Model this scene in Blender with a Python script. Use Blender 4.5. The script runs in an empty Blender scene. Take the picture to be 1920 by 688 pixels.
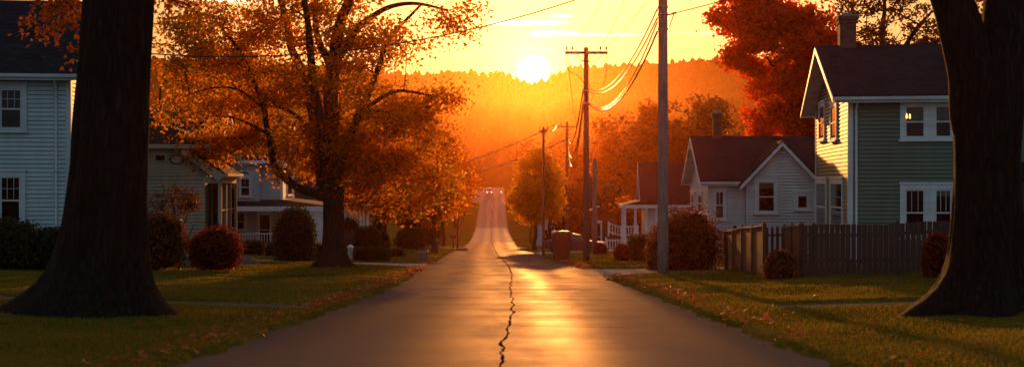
# atmosphere settings
SKY_WIDE, SKY_MID, SKY_NEAR, SKY_N = 1.8, .42, 1.7, .04
DUSK = (.14, .215, .285)
HAZE_NEAR = ((.46, .125, .018), .00034, .0002, .92, 45)
HAZE_MID = ((.36, .12, .02), .0002, .0002, .90, 45)
HAZE_FAR = ((.096, .046, .014), .00085, .0006, .92, 80)
import bpy, math, random
import numpy as np
from mathutils import Vector, Matrix, noise as mnoise

# ------------------------------------------------------------------ basics
sc = bpy.context.scene
COL = sc.collection
R = math.radians
CZ = 1.2                      # eye height above datum
F = 2200.0                    # focal length in photo pixels
HZ = 340.0                    # horizon line in photo pixels
rng = np.random.default_rng(7)
random.seed(7)

def tag(o, label=None, cat=None, group=None, kind=None):
    if label: o['label'] = label
    if cat: o['category'] = cat
    if group: o['group'] = group
    if kind: o['kind'] = kind
    return o

def empty(name, loc, rz=0.0, label=None, cat=None, group=None):
    o = bpy.data.objects.new(name, None)
    o.empty_display_size = 0.3
    COL.objects.link(o)
    o.location = loc
    o.rotation_euler = (0, 0, rz)
    return tag(o, label, cat, group)

def link_mesh(name, me, mat=None, parent=None, smooth=False):
    o = bpy.data.objects.new(name, me)
    COL.objects.link(o)
    if mat is not None:
        for m in (mat if isinstance(mat, (list, tuple)) else [mat]):
            me.materials.append(m)
    if parent is not None: o.parent = parent
    if smooth:
        me.polygons.foreach_set('use_smooth', [True] * len(me.polygons))
    return o

def np_mesh(name, v, f, mat=None, parent=None, smooth=False):
    """v: (N,3) array, f: (M,3) or (M,4) int array"""
    v = np.asarray(v, dtype=np.float32); f = np.asarray(f, dtype=np.int32)
    me = bpy.data.meshes.new(name)
    k = f.shape[1]
    me.vertices.add(len(v)); me.vertices.foreach_set('co', v.ravel())
    me.loops.add(f.size); me.loops.foreach_set('vertex_index', f.ravel())
    me.polygons.add(len(f))
    me.polygons.foreach_set('loop_start', np.arange(0, f.size, k, dtype=np.int32))
    me.update(calc_edges=True)
    me.validate()
    return link_mesh(name, me, mat, parent, smooth)

class MB:
    """collects shapes for ONE mesh object"""
    def __init__(s): s.v = []; s.f = []
    def add(s, vs, fs):
        b = len(s.v); s.v += [tuple(x) for x in vs]; s.f += [tuple(i + b for i in q) for q in fs]
    def box(s, x0, x1, y0, y1, z0, z1, M=None):
        vs = [Vector((x, y, z)) for z in (z0, z1) for y in (y0, y1) for x in (x0, x1)]
        if M is not None: vs = [M @ q for q in vs]
        s.add(vs, [(0,2,3,1),(4,5,7,6),(0,1,5,4),(2,6,7,3),(0,4,6,2),(1,3,7,5)])
    def tbox(s, cx, cy, z0, z1, w0, d0, w1, d1, M=None):
        vs = []
        for z, w, d in ((z0, w0, d0), (z1, w1, d1)):
            vs += [Vector((cx-w/2, cy-d/2, z)), Vector((cx+w/2, cy-d/2, z)), Vector((cx+w/2, cy+d/2, z)), Vector((cx-w/2, cy+d/2, z))]
        if M is not None: vs = [M @ q for q in vs]
        s.add(vs, [(3,2,1,0),(4,5,6,7),(0,1,5,4),(1,2,6,5),(2,3,7,6),(3,0,4,7)])
    def tube(s, pts, rad, n=8, cap=True):
        pts = [Vector(p) for p in pts]
        if not isinstance(rad, (list, tuple)): rad = [rad] * len(pts)
        up = None; b = len(s.v); k = len(pts)
        for i, p in enumerate(pts):
            t = (pts[min(i+1, k-1)] - pts[max(i-1, 0)])
            if t.length < 1e-9: t = Vector((0, 0, 1))
            t.normalize()
            if up is None:
                a = Vector((1, 0, 0)) if abs(t.x) < .8 else Vector((0, 1, 0))
                up = (a - t * a.dot(t)).normalized()
            else:
                up = up - t * up.dot(t)
                up = up.normalized() if up.length > 1e-6 else t.orthogonal().normalized()
            w = t.cross(up)
            for j in range(n):
                an = 2 * math.pi * j / n
                s.v.append(tuple(p + (up * math.cos(an) + w * math.sin(an)) * rad[i]))
        for i in range(k - 1):
            for j in range(n):
                s.f.append((b+i*n+j, b+i*n+(j+1)%n, b+(i+1)*n+(j+1)%n, b+(i+1)*n+j))
        if cap:
            s.f.append(tuple(b + j for j in reversed(range(n))))
            s.f.append(tuple(b + (k-1)*n + j for j in range(n)))
    def lathe(s, prof, n=16, M=None, cap=True):
        b = len(s.v)
        for r, z in prof:
            for j in range(n):
                a = 2*math.pi*j/n
                q = Vector((r*math.cos(a), r*math.sin(a), z))
                s.v.append(tuple(M @ q if M is not None else q))
        for i in range(len(prof)-1):
            for j in range(n):
                s.f.append((b+i*n+j, b+i*n+(j+1)%n, b+(i+1)*n+(j+1)%n, b+(i+1)*n+j))
        if cap:
            s.f.append(tuple(b + j for j in reversed(range(n))))
            s.f.append(tuple(b + (len(prof)-1)*n + j for j in range(n)))
    def poly_prism(s, pts, d):
        """planar polygon (list of Vectors) extruded by vector d"""
        n = len(pts); d = Vector(d)
        vs = [Vector(p) for p in pts] + [Vector(p) + d for p in pts]
        fs = [tuple(range(n)), tuple(range(2*n-1, n-1, -1))]
        for i in range(n):
            j = (i+1) % n
            fs.append((i, n+i, n+j, j))
        s.add(vs, fs)
    def build(s, name, mat, parent=None, smooth=False, bevel=0):
        me = bpy.data.meshes.new(name)
        me.from_pydata(s.v, [], s.f); me.update()
        o = link_mesh(name, me, mat, parent, smooth)
        if bevel:
            m = o.modifiers.new('bevel', 'BEVEL'); m.width = bevel; m.segments = 2; m.limit_method = 'ANGLE'
        return o

def copy_tree(o, parent=None):
    c = o.copy(); COL.objects.link(c); c.parent = parent
    for ch in o.children: copy_tree(ch, c)
    return c

# ------------------------------------------------------------------ terrain
def hermite(xs, ys):
    xs = np.array(xs, float); ys = np.array(ys, float)
    d = np.diff(ys) / np.diff(xs)
    m = np.zeros(len(xs)); m[0] = d[0]; m[-1] = d[-1]
    m[1:-1] = (d[:-1]*np.diff(xs)[1:] + d[1:]*np.diff(xs)[:-1]) / (xs[2:]-xs[:-2])
    def fn(q):
        q = np.asarray(q, float)
        i = np.clip(np.searchsorted(xs, q) - 1, 0, len(xs)-2)
        h = xs[i+1]-xs[i]; t = np.clip((q-xs[i])/h, 0, 1)
        return ((2*t**3-3*t**2+1)*ys[i] + (t**3-2*t**2+t)*h*m[i] + (-2*t**3+3*t**2)*ys[i+1] + (t**3-t**2)*h*m[i+1])
    return fn
_zr = hermite([-60,-20, 0, 11.3, 18.5, 45, 90, 135, 163, 200, 231, 262, 295, 315, 345, 420],
              [1.2, -.15, -1.2, -1.80, -2.19, -3.51, -5.5, -7.58, -8.52, -9.25, -9.2, -7.6, -5.36, -4.2, -2.7, -1.8])
zr = lambda y: _zr(y) + CZ
xc = hermite([-60, 0, 11, 30, 45, 65, 86, 110, 135, 163, 231, 295, 345, 420], [0, -.05, -.07, 0, -.3, -.95, -1.5, -2.1, -2.5, -2.85, -4.0, -4.9, -5.6, -6.3])
HW = 3.15
def rise(u): return .03 * np.clip(np.abs(u) - HW, 0, 13)
def sd_box(x, y, x0, x1, y0, y1):
    dx = np.abs(x-(x0+x1)/2) - (x1-x0)/2; dy = np.abs(y-(y0+y1)/2) - (y1-y0)/2
    return np.sqrt(np.maximum(dx,0)**2 + np.maximum(dy,0)**2) + np.minimum(np.maximum(dx,dy), 0)
def sd_seg(x, y, a, b, r):
    ax, ay = a; bx, by = b
    t = np.clip(((x-ax)*(bx-ax)+(y-ay)*(by-ay))/((bx-ax)**2+(by-ay)**2), 0, 1)
    return np.hypot(x-ax-t*(bx-ax), y-ay-t*(by-ay)) - r
def smin(a, b, k):
    h = np.maximum(k - np.abs(a-b), 0) / k
    return np.minimum(a, b) - h*h*k*.25
DRIVES = [(-30, 0, 53.4, 57.6), (0, 14, 42.3, 47.6), (-28, 0, 124, 132), (0, 20, 84, 92), (-120, 120, 296, 312)]
WALKS = [(-30, -3.7, 20.8, 22.4), (4.8, 30, 20.4, 22.0), (4.2, 14, 52.4, 54.4)]
def sdf(x, y):
    d = np.abs(x - xc(y)) - HW
    for b in DRIVES: d = smin(d, sd_box(x, y, *b), 5.0 if b[2] < 200 else 4.0)
    d = smin(d, sd_seg(x, y, (-6, 322), (-24, 372), 2.6), 3)
    for b in WALKS: d = np.minimum(d, sd_box(x, y, *b))
    return d
def zbase(x, y): return zr(y) + rise(x - xc(y))
def wob(x, y):
    return (.05*np.sin(x*.41+1.3)*np.sin(y*.23+.4) + .03*np.sin(x*1.1+y*.7) + .018*np.sin(x*2.3-y*1.9+1))
def zg(x, y):
    x = np.asarray(x, float); y = np.asarray(y, float)
    s = sdf(x, y) + .07*np.sin(y*2.1+np.sin(x*.8)*2)*np.sin(y*.77+x*.5) + .05*np.sin(y*5.3+x*1.3)
    t = np.clip((s + .08) / .26, 0, 1); t = t*t*(3-2*t)
    return zbase(x, y) - .06 + .125*t + wob(x, y)*np.clip((s-.2)/1.5, 0, 1)
def zpave(x, y): return zbase(x, y)

def P(px, py, d):
    """world point that lies at distance d along the view axis behind photo pixel (px,py)"""
    return Vector(((px-960)/F*d, d, CZ + (HZ-py)/F*d))
def G(px, d, dz=0.0):
    x = (px-960)/F*d
    return Vector((x, d, float(zg(x, d)) + dz))
def hit(px, py, d0=6.0, d1=420.0):
    """first ground point on the ray of a photo pixel"""
    d = np.arange(d0, d1, .05)
    x = (px-960)/F*d; z = CZ + (HZ-py)/F*d
    g = zg(x, d)
    i = np.argmax(z <= g)
    return Vector((x[i], d[i], g[i]))

# ------------------------------------------------------------------ materials
class NT:
    def __init__(s, mat): s.t = mat.node_tree; s.n = s.t.nodes; s.l = s.t.links
    def new(s, typ, **kw):
        n = s.n.new(typ)
        for k, v in kw.items():
            if k.startswith('i_'): n.inputs[k[2:]].default_value = v
            else: setattr(n, k, v)
        return n
    def link(s, a, b): s.l.new(a, b)
    def ramp(s, fac, stops, interp='LINEAR'):
        r = s.n.new('ShaderNodeValToRGB'); r.color_ramp.interpolation = interp
        e = r.color_ramp.elements
        while len(e) > 1: e.remove(e[-1])
        for i, (p, c) in enumerate(stops):
            q = e[0] if i == 0 else e.new(p)
            q.position = p; q.color = (*c, 1) if len(c) == 3 else c
        if fac is not None: s.l.new(fac, r.inputs[0])
        return r
    def math(s, op, a, b=None, c=None):
        m = s.n.new('ShaderNodeMath'); m.operation = op
        for i, q in enumerate((a, b, c)):
            if q is None: continue
            if isinstance(q, (int, float)): m.inputs[i].default_value = q
            else: s.l.new(q, m.inputs[i])
        return m.outputs[0]

def new_mat(name):
    m = bpy.data.materials.new(name); m.use_nodes = True
    t = NT(m); t.n.clear()
    out = t.n.new('ShaderNodeOutputMaterial')
    b = t.n.new('ShaderNodeBsdfPrincipled')
    t.link(b.outputs[0], out.inputs[0])
    return m, t, b, out

def noisy(name, c1, c2, scale=3.0, rough=.7, detail=6, bump=0.0, bscale=None, spec=.5, stretch=None, metallic=0, dirt=None):
    m, t, b, out = new_mat(name)
    tc = t.new('ShaderNodeTexCoord')
    vec = tc.outputs['Object']
    if stretch:
        mp = t.new('ShaderNodeMapping'); mp.inputs['Scale'].default_value = stretch
        t.link(vec, mp.inputs[0]); vec = mp.outputs[0]
    nz = t.new('ShaderNodeTexNoise', i_Scale=scale, i_Detail=detail, i_Roughness=.62)
    t.link(vec, nz.inputs['Vector'])
    r = t.ramp(nz.outputs[0], [(.3, c1), (.7, c2)])
    t.link(r.outputs[0], b.inputs['Base Color'])
    b.inputs['Roughness'].default_value = rough
    b.inputs['Specular IOR Level'].default_value = spec
    b.inputs['Metallic'].default_value = metallic
    if bump:
        n2 = t.new('ShaderNodeTexNoise', i_Scale=bscale or scale*4, i_Detail=5)
        t.link(vec, n2.inputs['Vector'])
        bp = t.new('ShaderNodeBump', i_Strength=bump, i_Distance=.03)
        t.link(n2.outputs[0], bp.inputs['Height']); t.link(bp.outputs[0], b.inputs['Normal'])
    return m

def paint(name, c, rough=.42):
    """weathered house paint: blotches, faint runs and board-to-board differences"""
    m, t, b, out = new_mat(name)
    tc = t.new('ShaderNodeTexCoord'); acc = None
    for stretch, sc_, lo, hi in (((1, 1, .35), 1.3, .80, 1.05), ((.25, .25, 7.4), 1.0, .84, 1.08), ((5, 5, .5), 1.0, .92, 1.03)):
        mp = t.new('ShaderNodeMapping'); mp.inputs['Scale'].default_value = stretch; t.link(tc.outputs['Object'], mp.inputs[0])
        nz = t.new('ShaderNodeTexNoise', i_Scale=sc_, i_Detail=5, i_Roughness=.6); t.link(mp.outputs[0], nz.inputs['Vector'])
        r = t.new('ShaderNodeMapRange'); t.link(nz.outputs[0], r.inputs[0]); r.inputs[1].default_value = .3; r.inputs[2].default_value = .7; r.inputs[3].default_value = lo; r.inputs[4].default_value = hi
        acc = r.outputs[0] if acc is None else t.math('MULTIPLY', acc, r.outputs[0])
    mx = t.new('ShaderNodeVectorMath', operation='SCALE'); mx.inputs[0].default_value = c; t.link(acc, mx.inputs['Scale'])
    t.link(mx.outputs[0], b.inputs['Base Color'])
    b.inputs['Roughness'].default_value = rough+.13; b.inputs['Specular IOR Level'].default_value = .2
    return m

def leaf_mat(name, cols, trans=.55, scale=.35, tcol=1.6, spec=.25):
    """cols: 3 to 5 colours from dark tone to bright tone; leaves let the low sun through"""
    m, t, b, out = new_mat(name)
    tc = t.new('ShaderNodeTexCoord'); geo = t.new('ShaderNodeNewGeometry')
    nz = t.new('ShaderNodeTexNoise', i_Scale=scale, i_Detail=3)
    t.link(tc.outputs['Object'], nz.inputs['Vector'])
    a = t.math('MULTIPLY_ADD', geo.outputs['Random Per Island'], .55, t.math('MULTIPLY', nz.outputs[0], .9))
    a = t.math('SUBTRACT', a, .22)
    r = t.ramp(a, [(i/(len(cols)-1), c) for i, c in enumerate(cols)])
    t.link(r.outputs[0], b.inputs['Base Color'])
    b.inputs['Roughness'].default_value = .55
    b.inputs['Specular IOR Level'].default_value = spec
    tr = t.new('ShaderNodeBsdfTranslucent')
    mul = t.new('ShaderNodeMix', data_type='RGBA', blend_type='MULTIPLY'); mul.inputs[0].default_value = 1
    t.link(r.outputs[0], mul.inputs[6]); mul.inputs[7].default_value = (tcol, tcol*.92, tcol*.6, 1)
    t.link(mul.outputs[2], tr.inputs[0])
    mx = t.new('ShaderNodeMixShader', i_Fac=trans)
    t.link(b.outputs[0], mx.inputs[1]); t.link(tr.outputs[0], mx.inputs[2]); t.link(mx.outputs[0], out.inputs[0])
    return m

def emit_mat(name, c, s):
    m, t, b, out = new_mat(name)
    b.inputs['Base Color'].default_value = (*c, 1)
    b.inputs['Emission Color'].default_value = (*c, 1); b.inputs['Emission Strength'].default_value = s
    return m

def bark_mat(name, c1, c2, vs=9, bump=.9):
    m, t, b, out = new_mat(name)
    tc = t.new('ShaderNodeTexCoord')
    mp = t.new('ShaderNodeMapping'); mp.inputs['Scale'].default_value = (1, 1, .16)
    t.link(tc.outputs['Object'], mp.inputs[0])
    n1 = t.new('ShaderNodeTexNoise', i_Scale=vs, i_Detail=8, i_Roughness=.65, i_Distortion=.6)
    vo = t.new('ShaderNodeTexVoronoi', i_Scale=vs*1.6); vo.feature = 'DISTANCE_TO_EDGE'
    n3 = t.new('ShaderNodeTexNoise', i_Scale=1.2, i_Detail=4)
    t.link(mp.outputs[0], n1.inputs['Vector']); t.link(tc.outputs['Object'], n3.inputs['Vector'])
    ad = t.new('ShaderNodeMix', data_type='RGBA'); ad.inputs[0].default_value = .12
    t.link(mp.outputs[0], ad.inputs[6]); t.link(n1.outputs[1], ad.inputs[7]); t.link(ad.outputs[2], vo.inputs['Vector'])
    h = t.math('ADD', t.math('MULTIPLY', t.math('MINIMUM', vo.outputs['Distance'], .35), 1.8), n1.outputs[0])
    r = t.ramp(t.math('MULTIPLY', h, .75), [(.25, c1), (.8, c2)])
    mx = t.new('ShaderNodeMix', data_type='RGBA', blend_type='MULTIPLY'); mx.inputs[0].default_value = .6
    r3 = t.ramp(n3.outputs[0], [(.3, (.5, .5, .48)), (.7, (1, 1, 1))])
    t.link(r.outputs[0], mx.inputs[6]); t.link(r3.outputs[0], mx.inputs[7]); t.link(mx.outputs[2], b.inputs['Base Color'])
    b.inputs['Roughness'].default_value = .9; b.inputs['Specular IOR Level'].default_value = .2
    bp = t.new('ShaderNodeBump', i_Strength=bump, i_Distance=.13)
    t.link(h, bp.inputs['Height']); t.link(bp.outputs[0], b.inputs['Normal'])
    return m

def shingle_mat(name, c1, c2):
    m, t, b, out = new_mat(name)
    uv = t.new('ShaderNodeTexCoord')
    br = t.new('ShaderNodeTexBrick', i_Scale=1.0)
    br.inputs['Color1'].default_value = (*c1, 1); br.inputs['Color2'].default_value = (*c2, 1)
    br.inputs['Mortar'].default_value = (*[q*.45 for q in c1], 1)
    br.inputs['Mortar Size'].default_value = .012; br.inputs['Brick Width'].default_value = .3; br.inputs['Row Height'].default_value = .15
    t.link(uv.outputs['UV'], br.inputs['Vector'])
    nz = t.new('ShaderNodeTexNoise', i_Scale=.9, i_Detail=6)
    t.link(uv.outputs['Object'], nz.inputs['Vector'])
    r = t.ramp(nz.outputs[0], [(.3, (.62, .62, .62)), (.72, (1.15, 1.12, 1.1))])
    mx = t.new('ShaderNodeMix', data_type='RGBA', blend_type='MULTIPLY'); mx.inputs[0].default_value = 1
    t.link(br.outputs[0], mx.inputs[6]); t.link(r.outputs[0], mx.inputs[7]); t.link(mx.outputs[2], b.inputs['Base Color'])
    b.inputs['Roughness'].default_value = .95; b.inputs['Specular IOR Level'].default_value = .08
    bp = t.new('ShaderNodeBump', i_Strength=.5, i_Distance=.02)
    t.link(br.outputs['Fac'], bp.inputs['Height']); bp.invert = True
    t.link(bp.outputs[0], b.inputs['Normal'])
    return m

def glass_mat(name, c=(.012, .006, .004), rough=.06):
    m, t, b, out = new_mat(name)
    tc = t.new('ShaderNodeTexCoord')
    nz = t.new('ShaderNodeTexNoise', i_Scale=1.2, i_Detail=2)
    t.link(tc.outputs['Object'], nz.inputs['Vector'])
    r = t.ramp(nz.outputs[0], [(.35, tuple(q*.5 for q in c)), (.65, tuple(q*1.7 for q in c))])
    t.link(r.outputs[0], b.inputs['Base Color'])
    b.inputs['Roughness'].default_value = rough; b.inputs['Specular IOR Level'].default_value = .28
    bp = t.new('ShaderNodeBump', i_Strength=.06, i_Distance=.02)
    t.link(nz.outputs[0], bp.inputs['Height']); t.link(bp.outputs[0], b.inputs['Normal'])
    return m
def slope_uv(o):
    me = o.data; uvl = me.uv_layers.new(name='UVMap')
    for p in me.polygons:
        n = p.normal; h = Vector((-n.y, n.x, 0))
        h = h.normalized() if h.length > 1e-4 else Vector((1, 0, 0))
        v = n.cross(h)
        for li in p.loop_indices:
            q = me.vertices[me.loops[li].vertex_index].co
            uvl.data[li].uv = (q.dot(h), q.dot(v))

# ------------------------------------------------------------------ camera
cam = bpy.data.cameras.new('camera'); camo = bpy.data.objects.new('camera', cam); COL.objects.link(camo)
camo.location = (0, 0, CZ); camo.rotation_euler = (R(90), 0, 0)
cam.sensor_width = 36; cam.lens = F/1920*36; cam.shift_y = -(344-HZ)/1920
cam.clip_start = .2; cam.clip_end = 9000
cam.dof.use_dof = True; cam.dof.focus_distance = 52; cam.dof.aperture_fstop = 1.6
sc.camera = camo

# ------------------------------------------------------------------ sun, sky
SUN_AZ, SUN_EL = R(1.04), R(7.2)           # lamp just clears the ridge
DISC = Vector((math.sin(R(1.04))*math.cos(R(5.33)), math.cos(R(1.04))*math.cos(R(5.33)), math.sin(R(5.33))))
sl = bpy.data.lights.new('sun', 'SUN'); so = bpy.data.objects.new('sun', sl); COL.objects.link(so)
sl.energy = 5.0; sl.angle = R(.9); sl.color = (1.0, .37, .085)
sd = Vector((math.sin(SUN_AZ)*math.cos(SUN_EL), math.cos(SUN_AZ)*math.cos(SUN_EL), math.sin(SUN_EL)))
so.rotation_euler = (-sd).to_track_quat('-Z', 'Y').to_euler(); so.location = (0, 50, 60)

w = bpy.data.worlds.new('World'); sc.world = w; w.use_nodes = True
t = NT(w); t.n.clear()
wo = t.n.new('ShaderNodeOutputWorld'); bg = t.n.new('ShaderNodeBackground')
sky = t.n.new('ShaderNodeTexSky'); sky.sky_type = 'NISHITA'; sky.sun_disc = False
sky.sun_elevation = SUN_EL; sky.sun_rotation = SUN_AZ; sky.air_density = 1.6; sky.dust_density = 3.0; sky.ozone_density = 1.5
tc = t.n.new('ShaderNodeTexCoord')
dot = t.n.new('ShaderNodeVectorMath'); dot.operation = 'DOT_PRODUCT'
t.link(tc.outputs['Generated'], dot.inputs[0]); dot.inputs[1].default_value = DISC
th = t.math('MULTIPLY', t.math('ARCCOSINE', t.math('MINIMUM', dot.outputs['Value'], .999999)), 180/math.pi)
sep = t.n.new('ShaderNodeSeparateXYZ'); t.link(tc.outputs['Generated'], sep.inputs[0])
el = t.math('MULTIPLY', t.math('ARCSINE', sep.outputs[2]), 180/math.pi)
def lobe(k, col, s):
    e = t.math('MULTIPLY', t.math('EXPONENT', t.math('DIVIDE', th, -k)), s)
    m = t.new('ShaderNodeMix', data_type='RGBA', blend_type='MULTIPLY'); m.inputs[0].default_value = 1
    m.inputs[6].default_value = (*col, 1); c = t.n.new('ShaderNodeCombineColor')
    for i in range(3): t.link(e, c.inputs[i])
    t.link(c.outputs[0], m.inputs[7]); return m.outputs[2]
def addc(a, b):
    m = t.new('ShaderNodeMix', data_type='RGBA', blend_type='ADD'); m.inputs[0].default_value = 1
    t.link(a, m.inputs[6]); t.link(b, m.inputs[7]); return m.outputs[2]
glow = addc(lobe(27, (1.0, .40, .13), SKY_WIDE), addc(lobe(9, (1.0, .60, .22), SKY_MID), lobe(1.1, (1, .85, .55), SKY_NEAR)))
# the sun's disc, soft in the haze
di = t.new('ShaderNodeMapRange', interpolation_type='SMOOTHSTEP'); t.link(th, di.inputs[0])
di.inputs[1].default_value = .85; di.inputs[2].default_value = .3; di.inputs[3].default_value = 0; di.inputs[4].default_value = 1
dm = t.new('ShaderNodeMix', data_type='RGBA', blend_type='MIX'); t.link(di.outputs[0], dm.inputs[0])
dm.inputs[6].default_value = (0, 0, 0, 1); dm.inputs[7].default_value = (14, 11, 7, 1)
glow = addc(glow, dm.outputs[2])
# thin streaks of cloud lit from below: direction -> (azimuth, elevation) in degrees
az = t.math('MULTIPLY', t.math('ARCTAN2', sep.outputs[0], sep.outputs[1]), 180/math.pi)
cv = t.n.new('ShaderNodeCombineXYZ')
t.link(t.math('MULTIPLY', az, .42), cv.inputs[0]); t.link(t.math('MULTIPLY', el, 2.6), cv.inputs[1])
cn = t.new('ShaderNodeTexNoise', i_Scale=1.35, i_Detail=7, i_Roughness=.55, i_Distortion=.5); t.link(cv.outputs[0], cn.inputs['Vector'])
def band(v, c, s):   # soft bump around c
    return t.math('EXPONENT', t.math('MULTIPLY', t.math('POWER', t.math('ABSOLUTE', t.math('DIVIDE', t.math('SUBTRACT', v, c), s)), 2.0), -1.0))
def streak(a, e, sa, se, k):
    return t.math('MULTIPLY', t.math('MULTIPLY', band(az, a, sa), band(el, e, se)), k)
mask = streak(.7, 7.68, 1.9, .14, 1.0)
for q in ((1.9, 7.15, 1.1, .16, .95), (4.4, 7.08, 1.9, .12, .55), (2.4, 8.0, .6, .07, .7), (9.2, 7.1, 2.2, .06, .4), (-14, 8.6, 3, .3, .5), (16, 9.5, 4, .3, .4)):
    mask = t.math('ADD', mask, streak(*q))
cl = t.new('ShaderNodeMapRange', interpolation_type='SMOOTHSTEP')
t.link(t.math('MULTIPLY', mask, t.math('ADD', t.math('MULTIPLY', cn.outputs[0], 2.2), -.35)), cl.inputs[0])
cl.inputs[1].default_value = .10; cl.inputs[2].default_value = .6; cl.inputs[3].default_value = 0; cl.inputs[4].default_value = .95
cm = t.new('ShaderNodeMix', data_type='RGBA'); t.link(cl.outputs[0], cm.inputs[0])
t.link(glow, cm.inputs[6]); cm.inputs[7].default_value = (4.2, 2.8, 1.7, 1); glow = cm.outputs[2]
# nishita at the usual strength, blue-grey dusk away from the sun
ns = t.new('ShaderNodeMix', data_type='RGBA', blend_type='MULTIPLY'); ns.inputs[0].default_value = 1
t.link(sky.outputs[0], ns.inputs[6]); ns.inputs[7].default_value = (SKY_N,)*3 + (1,)
du = t.new('ShaderNodeMapRange', interpolation_type='SMOOTHSTEP'); t.link(th, du.inputs[0])
du.inputs[1].default_value = 35; du.inputs[2].default_value = 120; du.inputs[3].default_value = 0; du.inputs[4].default_value = 1
dk = t.new('ShaderNodeMix', data_type='RGBA'); t.link(du.outputs[0], dk.inputs[0]); dk.inputs[6].default_value = (0, 0, 0, 1); dk.inputs[7].default_value = (*DUSK, 1)
t.link(addc(addc(glow, ns.outputs[2]), dk.outputs[2]), bg.inputs[0]); bg.inputs[1].default_value = 1.0
t.link(bg.outputs[0], wo.inputs[0])
w.cycles.sampling_method = 'MANUAL'; w.cycles.sample_map_resolution = 1024

sc.view_settings.view_transform = 'Standard'; sc.view_settings.look = 'None'; sc.view_settings.exposure = 0
sc.cycles.max_bounces = 6; sc.cycles.diffuse_bounces = 4; sc.cycles.glossy_bounces = 2; sc.cycles.transmission_bounces = 4
sc.cycles.volume_bounces = 0; sc.cycles.transparent_max_bounces = 6
sc.cycles.use_denoising = True
sc.cycles.sample_clamp_indirect = 4
sc.cycles.caustics_reflective = False; sc.cycles.caustics_refractive = False

# ------------------------------------------------------------------ valley haze
def haze(y0, y1, col, dens, absorb, g, top):
    hm = bpy.data.materials.new('haze'); hm.use_nodes = True
    ht = NT(hm); ht.n.clear(); ho = ht.n.new('ShaderNodeOutputMaterial')
    vs_ = ht.n.new('ShaderNodeVolumeScatter'); va = ht.n.new('ShaderNodeVolumeAbsorption'); ad = ht.n.new('ShaderNodeAddShader')
    vs_.inputs['Color'].default_value = (*col, 1); vs_.inputs['Density'].default_value = dens; vs_.inputs['Anisotropy'].default_value = g
    va.inputs['Color'].default_value = (0, 0, 0, 1); va.inputs['Density'].default_value = absorb
    ht.link(vs_.outputs[0], ad.inputs[0]); ht.link(va.outputs[0], ad.inputs[1]); ht.link(ad.outputs[0], ho.inputs['Volume'])
    b = MB(); b.box(-1400, 1400, y0, y1, -40, top)
    tag(b.build('haze', hm), kind='structure')
haze(-80, 130, *HAZE_NEAR); haze(130.5, 345, *HAZE_MID); haze(345.5, 2460, *HAZE_FAR)

# ------------------------------------------------------------------ ground sheet (lawns)
def col_list():
    u = [0.0]
    segs = [(2.2, .55), (2.6, .2), (4.2, .1), (12, .4), (30, .8), (60, 2.5), (130, 7), (300, 20)]
    for lim, st in segs:
        while u[-1] < lim - 1e-6: u.append(u[-1] + st)
    u = np.array(u); return np.concatenate([-u[:0:-1], u])
def row_list():
    y = [-40.0]
    for lim, st in [(8, 1.5), (60, .2), (140, .5), (285, 1.5), (320, .7), (420, 3)]:
        while y[-1] < lim - 1e-6: y.append(y[-1] + st)
    return np.array(y)
U = col_list(); Y = row_list()
UU, YY = np.meshgrid(U, Y); XX = xc(YY) + UU
nr, nc = XX.shape
idx = np.arange(nr*nc).reshape(nr, nc)
quads = np.stack([idx[:-1,:-1], idx[:-1,1:], idx[1:,1:], idx[1:,:-1]], -1).reshape(-1, 4)
S = sdf(XX, YY)
def sub_sheet(name, keep_q, Z, mat, kind='structure'):
    q = quads[keep_q]; used = np.unique(q); mp = -np.ones(nr*nc, int); mp[used] = np.arange(len(used))
    v = np.stack([XX, YY, Z], -1).reshape(-1, 3)[used]
    o = np_mesh(name, v, mp[q], mat, None, True)
    uvl = o.data.uv_layers.new(name='UVMap')
    li = np.zeros(len(o.data.loops), np.int32); o.data.loops.foreach_get('vertex_index', li)
    uvv = np.stack([UU.ravel()[used], YY.ravel()[used]], -1)[li]
    uvl.data.foreach_set('uv', uvv.astype(np.float32).ravel())
    return tag(o, kind=kind)

# lawn material: short autumn turf
m_lawn, t, b, out = new_mat('lawn')
tc = t.new('ShaderNodeTexCoord')
n1 = t.new('ShaderNodeTexNoise', i_Scale=.35, i_Detail=5); n2 = t.new('ShaderNodeTexNoise', i_Scale=9.0, i_Detail=6)
t.link(tc.outputs['Object'], n1.inputs['Vector']); t.link(tc.outputs['Object'], n2.inputs['Vector'])
r1 = t.ramp(n1.outputs[0], [(.3, (.06, .07, .010)), (.5, (.115, .105, .017)), (.72, (.18, .125, .026))])
r2 = t.ramp(n2.outputs[0], [(.3, (.45, .45, .45)), (.7, (1.25, 1.2, 1.1))])
mx = t.new('ShaderNodeMix', data_type='RGBA', blend_type='MULTIPLY'); mx.inputs[0].default_value = 1
t.link(r1.outputs[0], mx.inputs[6]); t.link(r2.outputs[0], mx.inputs[7]); t.link(mx.outputs[2], b.inputs['Base Color'])
b.inputs['Roughness'].default_value = 1; b.inputs['Specular IOR Level'].default_value = 0
bp = t.new('ShaderNodeBump', i_Strength=1.0, i_Distance=.06); t.link(n2.outputs[0], bp.inputs['Height']); t.link(bp.outputs[0], b.inputs['Normal'])

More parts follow.
